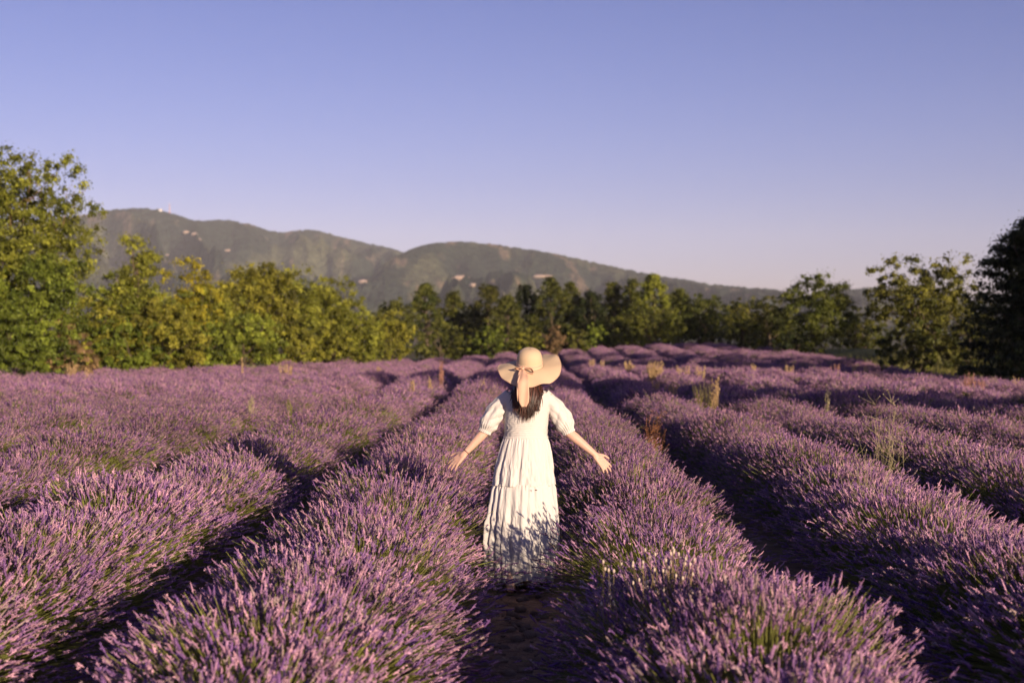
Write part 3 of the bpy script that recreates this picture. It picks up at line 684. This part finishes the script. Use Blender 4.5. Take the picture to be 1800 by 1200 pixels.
WD = [
 ('tall yellow green grass clump beside the dark shade band on the right', 1236, 714, 668, 34, (.32, .27, .09), 'leaf', 46),
 ('tan seed spikes at the right side of the tall yellow green clump', 1256, 715, 660, 12, TAN, 'seed', 14),
 ('tan tuft at the crest left of the tall yellow green clump', 1152, 690, 665, 14, TAN, 'seed', 20), ('spread tan tuft on the near edge of the shade band', 1178, 693, 670, 26, TAN, 'seed', 26),
 ('widest straw coloured tuft beyond the shade band', 1151, 660, 635, 30, TAN, 'seed', 60),
 ('straw tuft right of the widest one', 1200, 660, 642, 26, TAN, 'seed', 26), ('thin straw tuft further right of the widest one', 1230, 660, 643, 16, TAN, 'seed', 16),
 ('small straw tuft nearest the hat brim on the right', 1040, 648, 631, 10, TAN, 'seed', 14), ('slim straw tuft second from the hat brim on the right', 1058, 648, 634, 8, TAN, 'seed', 12),
 ('straw tuft midway between hat and widest tuft', 1106, 650, 633, 18, TAN, 'seed', 20),
 ('low straw tuft below the lone round tree, left', 1323, 652, 637, 7, TAN, 'seed', 12), ('straw tuft below the lone round tree', 1386, 655, 640, 16, TAN, 'seed', 18),
 ('pinkish straw tuft right of the lone round tree', 1467, 658, 640, 14, PINK, 'seed', 16), ('slim bright straw tuft, left of a close pair', 1500, 656, 640, 7, TAN, 'seed', 14), ('slim bright straw tuft, right of a close pair', 1521, 658, 645, 7, TAN, 'seed', 14),
 ('reddish tuft under the conifer', 1701, 682, 654, 18, PINK, 'seed', 26), ('small reddish tuft right of the one under the conifer', 1722, 684, 664, 14, PINK, 'seed', 18),
 ('yellow leafy weed right of the reddish tufts', 1743, 676, 658, 14, YG, 'leaf', 18), ('straw tuft closest to the right picture edge', 1780, 682, 662, 12, TAN, 'seed', 14),
 ('pink topped tall spike left of the hat', 776, 674, 632, 8, PINK, 'seed', 14), ('small straw spike left of the pink topped one', 665, 658, 638, 7, TAN, 'seed', 10),
 ('straw spike close to the left sleeve, left of a pair', 850, 694, 667, 9, TAN, 'seed', 12), ('straw spike close to the left sleeve, right of a pair', 870, 690, 670, 7, TAN, 'seed', 10),
 ('low tan spike below the pink topped spike', 724, 686, 668, 8, TAN, 'seed', 10), ('short tan spike right of the low one', 756, 680, 663, 7, TAN, 'seed', 10),
 ('solitary pale spike in the sunlit left field', 440, 728, 688, 8, PALE, 'seed', 10), ('thin greenish spike right of the solitary pale one', 508, 734, 702, 6, YG, 'seed', 8),
 ('very thin tall stalk rising against the thicket', 425, 660, 624, 3, TAN, 'seed', 4), ('faint wide straw tuft in front of the thicket', 503, 660, 638, 24, TAN, 'seed', 18),
 ('tan tuft in front of the dry bush at far left', 125, 664, 636, 16, TAN, 'seed', 20), ('second tan tuft right of the far left one', 149, 665, 642, 9, TAN, 'seed', 12),
 ('small tan tuft right of the solitary pale spike', 484, 700, 683, 10, TAN, 'seed', 10),
 ('pale grass spear in the third row right', 1452, 728, 678, 8, PALE, 'seed', 6), ('small yellow green sprout in the gap of the right rows', 1523, 820, 793, 14, YG, 'leaf', 14)]
for i, (lab, px, yb, yt, w, c, k, n) in enumerate(WD): weed(lab, px, yb, yt, w, c, k, 200+i, n)
weed('large pale branching weed standing in the right rows', 1560, 810, 703, 95, PALE, 'branch', 300, 11, 'branching_weed', 'weed', 'pale branching weeds')
weed('sprawling pale weed lower left of the large branching one', 1515, 866, 790, 110, PALE, 'branch', 301, 9, 'branching_weed', 'weed', 'pale branching weeds')
weed('rust coloured dried flower clump beside the gap right of the hand', 1150, 765, 733, 34, (.38, .17, .08), 'branch', 302, 12, 'dried_flower_clump', 'dried flowers', 'pale branching weeds')
weed('white tipped wildflowers in the lavender right of the skirt', 1160, 1040, 965, 130, (.36, .26, .12), 'button', 303, 36, 'wildflower_clump', 'wildflowers', 'white tipped wildflowers')
weed('few white tipped wildflowers nearest the skirt hem', 1080, 1045, 985, 60, (.34, .26, .12), 'button', 304, 8, 'wildflower_clump', 'wildflowers', 'white tipped wildflowers')
weed('single curved pale stalk in the second left row', 396, 850, 768, 8, PALE, 'seed', 305, 2)

# rough grass along the field edges
def grass():
    rng = np.random.default_rng(8); A = Acc(); n = 26000
    x = rng.uniform(-30, 30, n); far = far_end(x); y = far+.6+np.abs(rng.normal(0, 1.6, n))+.8*rng.uniform(-1, 1, n)
    k = n//3; x[:k] = rng.uniform(16.8, 30, k); y[:k] = rng.uniform(38, 78, k)
    z = gh(x, y); p = np.stack([x, y, z-.02], -1)
    h = rng.uniform(.25, .75, (n, 1))*np.where(np.arange(n) < k, 1.1, .9)[:, None]; d = norm(np.stack([rng.normal(0, .35, n), rng.normal(0, .35, n), np.ones(n)], -1)); e = norm(np.cross(d, rng.normal(size=(n, 3))))*.022
    v = np.stack([p-e, p+e, p+d*h], 1).reshape(-1, 3)
    t = rng.uniform(0, 1, (n, 1)); c = np.array([.12, .14, .03])*(1-t)+np.array([.32, .27, .08])*t
    ob('grass', mesh('grass', v, np.arange(n*3).reshape(-1, 3), np.repeat(c, 3, 0)), M_leaf, kind='stuff')
grass()

# ---------------------------------------------------------------- the woman
WX, WY = (918-VX)/F*10.35, 10.35
woman = thing('person', 'woman in long white tiered dress seen from behind, arms spread out over the lavender', 'person', (WX, WY, 0))

def merge_mod(name, A, voxel, smooth_it):
    me = A.mesh(name); o = bpy.data.objects.new(name+'_tmp', me); COL.objects.link(o)
    m = o.modifiers.new('r', 'REMESH'); m.mode = 'VOXEL'; m.voxel_size = voxel
    m = o.modifiers.new('s', 'SMOOTH'); m.iterations = smooth_it; m.factor = .5
    dg = bpy.context.evaluated_depsgraph_get(); r = bpy.data.meshes.new_from_object(o.evaluated_get(dg)); r.name = name
    bpy.data.objects.remove(o); r.polygons.foreach_set('use_smooth', np.ones(len(r.polygons), bool))
    r.materials.clear(); return r

B = Acc()
def rc(a, b, ra, rb): B.add(*roundcone(a, b, ra, rb))
# trunk of the body
B.add(*ellipsoid((.02, 0, .93), (.155, .115, .14))); B.add(*ellipsoid((.025, .0, 1.12), (.125, .085, .15))); B.add(*ellipsoid((.033, .0, 1.30), (.145, .095, .15)))
rc((-.09, 0, 1.375), (.155, 0, 1.375), .045, .045); rc((.04, -.005, 1.40), (.045, .01, 1.52), .056, .050)
# head and face (turned away from the camera)
B.add(*ellipsoid((.048, .02, 1.60), (.074, .092, .10))); B.add(*ellipsoid((.048, .045, 1.545), (.055, .065, .065)))
rc((.048, .105, 1.595), (.048, .125, 1.572), .009, .013); rc((.033, .103, 1.545), (.063, .103, 1.545), .009, .009)
for s in (-1, 1): B.add(*ellipsoid((.048+s*.076, .01, 1.58), (.010, .018, .03)))
# legs and feet
for s, y in ((-1, -.17), (1, .06)):
    rc((.01+s*.085, 0, .90), (.0+s*.07, .02+y*.3, .50), .085, .052); rc((.0+s*.07, .02+y*.3, .50), (-.03+s*.055, y, .09), .052, .033)
    rc((-.03+s*.055, y-.03, .045), (-.03+s*.058, y+.13, .03), .032, .022); rc((-.03+s*.055, y-.035, .055), (-.03+s*.055, y, .09), .03, .034)
# arms
ARM = {-1: dict(sh=(-.115, 0, 1.385), el=(-.262, .03, 1.155), wr=(-.415, .02, .990)), 1: dict(sh=(.185, 0, 1.385), el=(.325, .03, 1.150), wr=(.528, .02, .978))}
for s, a in ARM.items():
    rc(a['sh'], a['el'], .050, .036); e = np.array(a['el']); w = np.array(a['wr'])
    rc(e, e*.7+w*.3, .036, .037); rc(e*.7+w*.3, w, .037, .0235)
    # hand: d along the hand, n back of the hand, c across towards the little finger (nearest the camera)
    k = {-1: np.array([-.520, .035, .895]), 1: np.array([.618, .035, .884])}[s]
    d = norm(k-w); cax = norm(np.array([-s*.60, -.60, -.50])); cax = norm(cax-d*np.dot(cax, d)); nn = np.cross(d, cax); nn = nn if nn[2] > 0 else -nn
    rc(w, w+d*.03, .0235, .022)
    for j, q in enumerate((-1.5, -.5, .5, 1.5)):
        kn = w+d*(.096-.004*abs(q-(-.5))*2)+cax*q*.0195; rc(w+d*.015+cax*q*.010, kn, .0155, .0115)
        Lf = [.080, .090, .084, .066][j]; fd = norm(d+cax*q*.14)
        p0 = kn; ang = .12
        for f, r0_, r1_ in ((.46, .0095, .0086), (.30, .0086, .0078), (.24, .0078, .0066)):
            dirn = norm(fd*math.cos(ang)-nn*math.sin(ang)); p1 = p0+dirn*Lf*f; rc(p0, p1, r0_, r1_); p0 = p1; ang += .20
    # thumb leaves the far side of the palm
    t0 = w+d*.025-cax*.022; td = norm(d*.75-cax*.75-nn*.15); rc(t0, t0+td*.04, .0145, .0115); rc(t0+td*.04, t0+td*.065+d*.006, .011, .0095); rc(t0+td*.065+d*.006, t0+td*.075+d*.028, .0095, .0075)
body = merge_mod('body', B, .0055, 3)
ob('body', body, M_skin, woman)
# eyes
for s in (-1, 1): ob('eye', mesh('eye', *ellipsoid((.048+s*.03, .098, 1.60), (.013, .012, .009))), M_white, woman)

def smoothcols(): pass
def ang_noise(th, z, k, seed):   # periodic noise round the body
    r = np.random.default_rng(seed); s = 0
    for i in range(5):
        kk = k+int(r.integers(-k//3, k//3+1)); s = s+np.cos(kk*th+r.uniform(0, 6.28)+r.uniform(-1, 1)*z*2.4)*r.uniform(.5, 1)
    return s/2.6

# skirt: two gathered tiers
NT = 420
th = np.linspace(0, 2*np.pi, NT, endpoint=False)
zk = [1.105, 1.06, 1.0, .90, .80, .765, .74, .65, .5, .35, .2, .10, .045]
ak = [.157, .172, .187, .207, .219, .222, .232, .244, .262, .270, .262, .245, .238]
def skirt_tier(z_top, z_bot, nz, seed, top_gather):
    zz = np.linspace(z_top, z_bot, nz); TH, ZZ = np.meshgrid(th, zz, indexing='ij')
    a = np.interp(-ZZ, -np.array(zk), ak); b = a*np.interp(-ZZ, [-1.1, -.8, -.3, 0], [.70, .80, .82, .80])
    cx = np.interp(-ZZ, [-1.1, -.8, -.4, 0], [.025, .010, 0, -.012]); cyy = np.interp(-ZZ, [-1.1, -.9, 0], [-.0, -.01, .0])
    dn = (z_top-ZZ)
    g = np.exp(-dn/.07)                         # tight gathers under the seam
    fine = ang_noise(TH, ZZ, 48, seed); mid = ang_noise(TH, ZZ, 21, seed+1); big = ang_noise(TH, ZZ, 9, seed+2)
    fold = lambda x: np.sign(x)*np.abs(x)**.8
    amp_m = .0075*sstep(0, .06, dn)+.006*sstep(.1, .4, dn); amp_b = .016*sstep(.08, .45, dn)
    if top_gather == 2: amp_b = .020*sstep(.0, .35, dn)+.004
    crumple = (fbm(TH*14, ZZ*13, 3, seed)*.020+fbm(TH*6+ZZ*9, ZZ*5, 3, seed+3)*.022)*sstep(.03, .25, dn)
    mod = .35+1.3*np.clip(.5+ang_noise(TH, ZZ*2, 5, seed+7)*.6, 0, 1)
    r = .0042*g*fine*mod+amp_m*fold(mid)*mod*.8+amp_b*big+crumple
    hem = 0
    X = cx+(a+r)*np.cos(TH); Y = cyy+(b+r)*np.sin(TH)
    Z2 = ZZ+(.016*ang_noise(TH, 0, 7, seed+4))*sstep(.5, 1, dn/(z_top-z_bot))*(top_gather == 2)
    return np.stack([X, Y, Z2], -1).reshape(-1, 3), grid_faces(NT, nz, True)
v, f = skirt_tier(1.112, .762, 46, 5, 1); sk = ob('upper_skirt', mesh('upper_skirt', v, f, smooth=True), M_dress, woman)
v, f = skirt_tier(.775, .078, 96, 9, 2); lo = ob('lower_skirt_tier', mesh('lower_skirt_tier', v, f, smooth=True), M_dress, woman)
for o in (sk, lo):
    m = o.modifiers.new('thick', 'SOLIDIFY'); m.thickness = .0015
# bodice
def bodice():
    nz = 110; zz = np.linspace(1.10, 1.455, nz); TH, ZZ = np.meshgrid(th[::2], zz, indexing='ij')
    a = np.interp(ZZ, [1.10, 1.16, 1.26, 1.34, 1.40, 1.425, 1.455], [.155, .156, .160, .168, .176, .166, .090])
    b = np.interp(ZZ, [1.10, 1.16, 1.26, 1.34, 1.40, 1.425, 1.455], [.108, .104, .112, .116, .100, .085, .070])
    cx = np.interp(ZZ, [1.1, 1.3, 1.45], [.025, .034, .040])
    sh = (1-sstep(1.30, 1.36, ZZ))
    r = sh*(.0009*np.cos(ZZ*2*np.pi/.013+.8*np.sin(TH*9))+.0018*np.cos(TH*95+2*np.sin(ZZ*60))*(.5+vnoise(TH*6,ZZ*40,3)))+(1-sh)*.004*ang_noise(TH, ZZ, 18, 3)+.004*fbm(TH*5, ZZ*16, 3, 4)
    X = cx+(a+r)*np.cos(TH); Y = (b+r)*np.sin(TH)
    return mesh('bodice', np.stack([X, Y, ZZ], -1).reshape(-1, 3), grid_faces(len(th[::2]), nz, True), smooth=True)
ob('bodice', bodice(), M_shirr, woman, label='shirred back of the bodice')
v, f = (lambda t_: (np.stack([.025+.162*np.cos(t_), .113*np.sin(t_)], -1), None))(th)
Wb = np.concatenate([np.column_stack([v*(1+e), np.full(NT, z)]) for e, z in ((0, 1.094), (.012, 1.099), (.012, 1.109), (0, 1.114))]).reshape(4, NT, 3).transpose(1, 0, 2).reshape(-1, 3)
ob('waist_seam', mesh('waist_seam', Wb, grid_faces(NT, 4, True), smooth=True), M_shirr, woman)

# puff sleeves
def sleeve(s):
    a = ARM[s]; sh = np.array(a['sh'])+np.array([-s*.038, 0, .018]); el = np.array(a['el'])
    end = sh+(el-sh)*1.06+np.array([-s*-.004, 0, .0])
    n = 60; m = 96; k = np.linspace(0, 1, n)
    bow = np.array([s*.018, 0, .012]); ctr = sh+(end-sh)*k[:, None]+bow*np.sin(np.pi*k)[:, None]
    t = norm(np.gradient(ctr, axis=0)); yv = np.array([0, 1., 0]); sx = norm(np.cross(t, yv)); sy = np.cross(sx, t)
    r = np.interp(k, [0, .12, .35, .6, .8, .90, .935, .955, 1], [.060, .061, .060, .063, .062, .050, .044, .043, .049])
    r = np.convolve(np.pad(r, 2, 'edge'), np.ones(5)/5, 'valid')
    T2 = np.linspace(0, 2*np.pi, m, endpoint=False); TT, KK = np.meshgrid(T2, k, indexing='ij')
    rr = r[None]+.0045*np.cos(TT*22+3*np.sin(KK*5))*sstep(.62, .92, KK)+.0028*np.cos(TT*26)*np.exp(-((KK-.97)/.05)**2)+.020*fbm(TT*1.9+s*3, KK*6, 3, 12+s)*np.sin(np.pi*KK)+.005*ang_noise(TT, KK, 7, 21+s)*np.sin(np.pi*KK)
    # diagonal creases
    rr += .008*np.abs(np.sin(TT*2+KK*11+s))*sstep(.1, .4, KK)*(1-sstep(.8, .95, KK))
    v = ctr[None]+sx[None]*(np.cos(TT)*rr)[..., None]+sy[None]*(np.sin(TT)*rr*.92)[..., None]
    me = mesh('sleeve', v.reshape(-1, 3), grid_faces(m, n, True), smooth=True)
    o = ob('sleeve', me, M_dress, woman); md = o.modifiers.new('thick', 'SOLIDIFY'); md.thickness = .0015
    q = int(n*.945); v, f = tube([ctr[q]-t[q]*.004, ctr[q], ctr[q]+t[q]*.004], [.0465, .0475, .0465], 40, cap=False)
    ob('cuff_band', mesh('cuff_band', v, f, smooth=True), M_shirr, o)
sleeve(-1); sleeve(1)

# hair
def hair():
    rng = np.random.default_rng(3); A = Acc(); n = 620
    c0 = np.array([.014, .006, .005]); c1 = np.array([.11, .035, .022])
    for i in range(n):
        a = rng.uniform(-1.75, 1.75)          # 0 = straight back
        lay = rng.uniform(0, 1); hx = .046
        p0 = np.array([hx+.074*math.sin(a), .01-.085*math.cos(a), 1.60])
        spread = rng.uniform(-1, 1)
        xb = hx-.018+.106*math.sin(a*.80)+.020*spread; zb = 1.218+.100*abs(math.sin(a))**1.5+abs(rng.normal(0, .052))-.012+.05*rng.uniform()*(lay < .3)
        yb = -.118-.040*math.cos(a)*(.4+.6*lay)
        if abs(a) > 1.35: yb += .05
        p1 = np.array([hx+.088*math.sin(a), .0-.100*math.cos(a)-.01, 1.52]); p2 = np.array([xb*.55+.45*(hx+.10*math.sin(a)), yb-.01*lay-.008, 1.41]); p3 = np.array([xb, yb, zb])
        k = np.linspace(0, 1, 9)[:, None]; pts = (1-k)**3*p0+3*k*(1-k)**2*p1+3*k*k*(1-k)*p2+k**3*p3
        ph = rng.uniform(0, 6.28); pts[:, 0] += .010*np.sin(k[:, 0]*8+ph)*k[:, 0]; pts[:, 1] += .004*np.cos(k[:, 0]*8+ph)*k[:, 0]
        w = rng.uniform(.0022, .0050)*np.interp(np.linspace(0, 1, 9), [0, .7, 1], [1, 1, .15])
        v, f = tube(pts, w, 4, cap=False); A.add(v, f, c0+(c1-c0)*rng.uniform(0, 1)**1.6)
    v, f = ellipsoid((.048, .005, 1.60), (.082, .098, .105), 24, 14); v[:, 1] = np.where(v[:, 1] > .06, .06, v[:, 1]); A.add(v, f, c0)
    # inner mass
    uu = np.linspace(-1.45, 1.45, 20); zz = np.linspace(1.62, 1.30, 14); U, Q = np.meshgrid(uu, zz, indexing='ij')
    wd = np.interp(-Q, [-1.62, -1.5, -1.3], [.078, .09, .098]); X = .043+wd*np.sin(U); Y = -.01-np.interp(-Q, [-1.62, -1.5, -1.42, -1.3], [.085, .088, .115, .128])*np.cos(U)**.6
    A.add(np.stack([X, Y, Q], -1).reshape(-1, 3), grid_faces(20, 14), c0)
    return A.mesh('hair', True)
ob('hair', hair(), M_hair, woman, label='long loose dark brown hair')

# bracelet, shoes
w = np.array(ARM[-1]['wr']); e = np.array(ARM[-1]['el']); d = norm(e-w); c = w+d*.012
a1 = norm(np.cross(d, [0, 1, 0])); b1 = np.cross(d, a1); tt = np.linspace(0, 2*np.pi, 25)
v, f = tube(c+(a1[None]*np.cos(tt)[:, None]+b1[None]*np.sin(tt)[:, None])*.0275, .0024, 6, cap=False)
bracelet = ob('bracelet', mesh('bracelet', v, f), M_leather, None, label='thin dark bracelet on the left wrist of the woman', category='bracelet'); bracelet.location = (WX, WY, 0)
for s, y in ((-1, -.17), (1, .06)):
    cx = -.03+s*.056; t = thing('sandal', ['brown sandal on the foot nearer the camera under the hem', 'brown sandal on the forward foot under the hem'][s > 0], 'sandal', (WX, WY, 0), 'pair of brown sandals')
    A = Acc(); u = np.linspace(0, 2*np.pi, 24, endpoint=False)
    for z in (.0, .018): pass
    L = np.stack([cx+.040*np.cos(u)*(1+.15*np.sin(u)), y+.045+.125*np.sin(u)], -1)
    vv = np.concatenate([np.column_stack([L, np.full(24, z)]) for z in (.002, .020)]); q = np.arange(24); q2 = (q+1) % 24
    ob('sole', mesh('sole', vv, [np.stack([q, q2, q2+24, q+24], -1), np.array([q[::-1]]), np.array([q+24])]), M_leather, t)
    for yy, r_ in ((y-.035, .037), (y+.085, .036)):
        k = np.linspace(0, np.pi, 12); v, f = tube(np.stack([cx+r_*np.cos(k), np.full(12, yy), .012+.062*np.sin(k)*(1 if yy < y else .8)], -1), .006, 6); ob('strap', mesh('strap', v, f), M_leather, t)

# hat
hat = thing('straw_hat', 'wide brimmed straw sun hat with a pale ribbon bow, worn by the woman', 'hat', (WX+.052, WY-.005, 1.628))
hat.rotation_euler = (R(-20), R(2), 0)   # tipped back
hat.rotation_euler = (R(20), R(1), 0)
def hat_mesh():
    nt = 120
    th = np.linspace(0, 2*np.pi, nt, endpoint=False)
    pr = [(.004, .128), (.03, .126), (.055, .118), (.075, .102), (.087, .078), (.092, .05), (.094, .02), (.096, .004), (.102, -.002)]
    k = np.array(pr); u = np.linspace(0, 1, 34); d = np.concatenate([[0], np.cumsum(np.hypot(*np.diff(k, axis=0).T))]); d /= d[-1]
    cr = np.interp(u, d, k[:, 0]); cz = np.interp(u, d, k[:, 1])
    for _ in range(3): cr[1:-1] = (cr[:-2]+cr[1:-1]+cr[2:])/3; cz[1:-1] = (cz[:-2]+cz[1:-1]+cz[2:])/3
    TH, U = np.meshgrid(th, u, indexing='ij')
    v1 = np.stack([np.broadcast_to(cr, TH.shape)*np.cos(TH), np.broadcast_to(cr, TH.shape)*np.sin(TH)*1.06, np.broadcast_to(cz, TH.shape)], -1)
    ln1 = np.broadcast_to(np.cumsum(np.concatenate([[0], np.hypot(np.diff(cr), np.diff(cz))])), TH.shape)
    w = np.linspace(0, 1, 30); TH2, Wg = np.meshgrid(th, w, indexing='ij')
    Rb = .102+.128*Wg
    # angle 0 = right (+x), 90 = away from the camera, 270 = towards the camera
    def lobe(c, wd): dd = (TH2-R(c)+np.pi) % (2*np.pi)-np.pi; return np.exp(-(dd/R(wd))**2)
    z = -.002-.020*Wg**1.5-.050*lobe(275, 55)*Wg**1.4+.062*lobe(36, 32)*Wg**1.6-.028*lobe(140, 36)*Wg**1.5+.012*lobe(188, 26)*Wg-.030*lobe(222, 24)*Wg**1.3-.030*lobe(92, 26)*Wg+.007*np.sin(TH2*5+1)*Wg**2+.004*np.sin(TH2*11+2)*Wg**3-.012*lobe(318, 16)*Wg**2
    v2 = np.stack([Rb*np.cos(TH2), Rb*np.sin(TH2)*1.02, z], -1)
    v = np.concatenate([v1.reshape(nt, -1, 3), v2[:, 1:]], 1)
    ln = np.concatenate([ln1, ln1[:, -1:]+.128*Wg[:, 1:]], 1)
    c = np.stack([ln, ln*0, ln*0], -1).reshape(-1, 3); nv = v.shape[1]
    top = np.array([[i*nv for i in range(nt)]])
    return v, c, nv, nt, top
v, c, nv, nt_, top = hat_mesh()
i_c = 34
crown_f = grid_faces(nt_, nv, True).reshape(nt_, nv-1, 4)
me = mesh('crown', v.reshape(-1, 3), [crown_f[:, :i_c-1].reshape(-1, 4), top], c, True); oc = ob('crown', me, M_straw, hat)
me = mesh('brim', v.reshape(-1, 3), crown_f[:, i_c-1:].reshape(-1, 4), c, True); obm = ob('brim', me, M_straw, hat)
for o in (oc, obm):
    m = o.modifiers.new('thick', 'SOLIDIFY'); m.thickness = .0022; m.offset = 0
# remove stray vertices of the two halves
import bmesh
for o in (oc, obm):
    bm = bmesh.new(); bm.from_mesh(o.data); bmesh.ops.delete(bm, geom=[q for q in bm.verts if not q.link_faces], context='VERTS'); bm.to_mesh(o.data); bm.free()
edge = v[:, -1]; ve, fe = tube(np.vstack([edge, edge[:1]]), .0028, 6, cap=False); ob('brim_edge', mesh('brim_edge', ve, fe, smooth=True), M_ribbon, obm)
u = np.linspace(0, 2*np.pi, 80, endpoint=False)
bd = np.stack([np.stack([r_*np.cos(u), r_*np.sin(u)*1.06, np.full(80, z)], -1) for r_, z in ((.0985, .002), (.0975, .012), (.0965, .024), (.094, .027))], 1).reshape(-1, 3)
ob('hat_band', mesh('hat_band', bd, grid_faces(80, 4, True), smooth=True), M_ribbon, hat)
def strip(name, pts, wid, wax, mt, par, thick=.0018, label=None):
    pts = np.array(pts, float); n = 40; k = np.linspace(0, 1, len(pts)); kk = np.linspace(0, 1, n)
    c_ = np.stack([np.interp(kk, k, pts[:, i]) for i in range(3)], -1)
    for _ in range(6): c_[1:-1] = (c_[:-2]+2*c_[1:-1]+c_[2:])/4
    w_ = np.interp(kk, np.linspace(0, 1, len(wid)), wid); m = 9; a_ = norm(np.array(wax, float))
    q = np.linspace(-1, 1, m); t = norm(np.gradient(c_, axis=0)); nn = norm(np.cross(t, a_))
    V = c_[:, None]+a_*(q[None, :, None]*w_[:, None, None])+nn[:, None]*(.004*np.sin(q[None]*4+kk[:, None]*5)+.003*np.sin(kk[:, None]*17+q[None]))[..., None]
    o = ob(name, mesh(name, V.reshape(-1, 3), grid_faces(n, m), smooth=True), mt, par)
    md = o.modifiers.new('t', 'SOLIDIFY'); md.thickness = thick
    if label: o['label'] = label
    return o
# bow, in hat space (tilted): knot at the back, a little left
bow = ob('bow', mesh('bow', *ellipsoid((-.046, -.118, .016), (.014, .014, .016)), smooth=True), M_ribbon, hat)
strip('bow_loop', [(-.042, -.120, .016), (-.010, -.150, .030), (.022, -.150, .018), (.026, -.140, -.012), (-.004, -.136, -.020), (-.040, -.124, .006)], [.008, .018, .022, .022, .018, .008], (.15, -.6, .5), M_ribbon, bow)
strip('bow_loop', [(-.048, -.120, .018), (-.072, -.135, .034), (-.100, -.132, .026), (-.102, -.126, .012), (-.072, -.122, .008), (-.048, -.120, .012)], [.008, .016, .018, .016, .013, .008], (.1, -.6, .5), M_ribbon, bow)
# tails hang in world space: convert to hat space
hm = Matrix.Translation(Vector(hat.location)) @ hat.rotation_euler.to_matrix().to_4x4(); inv = hm.inverted()
def hs(p): return tuple(inv @ Vector((p[0]+WX, p[1]+WY, p[2])))
xa = inv.to_3x3() @ Vector((1, 0, 0))
strip('ribbon_tail', [hs(p) for p in ((.004, -.110, 1.605), (.004, -.150, 1.585), (.005, -.205, 1.555), (.006, -.248, 1.510), (.008, -.255, 1.44), (.011, -.252, 1.38), (.014, -.250, 1.336))], [.010, .022, .032, .037, .040, .041, .041, .040, .034, .016], xa, M_ribbon, bow, label='wide pale tail hanging down over the hair')
strip('ribbon_tail', [hs(p) for p in ((.0, -.112, 1.60), (-.01, -.150, 1.58), (-.022, -.205, 1.55), (-.026, -.246, 1.505), (-.028, -.250, 1.44), (-.026, -.247, 1.375))], [.006, .010, .012, .012, .013, .013, .011, .006], xa, M_ribbon, bow, label='narrow tail half hidden behind the wide one')

# insect on the skirt
t = thing('insect', 'tiny dark insect sitting on the lower tier of the white skirt', 'insect', (WX+.100, WY-.247, .745))
ob('body', mesh('body', *ellipsoid((0, 0, 0), (.0075, .004, .0038))), M_leather, t)
ob('wing', mesh('wing', *ellipsoid((-.004, -.003, .003), (.007, .001, .003))), M_leather, t)

if __import__('os').environ.get('COUNT'):
    tot = {}
    for m_ in bpy.data.meshes:
        t_ = sum(len(p.vertices)-2 for p in m_.polygons); k_ = m_.name.split('.')[0]; tot[k_] = tot.get(k_, 0)+t_
    print('TRIS', sum(tot.values()), sorted(tot.items(), key=lambda q: -q[1])[:12])
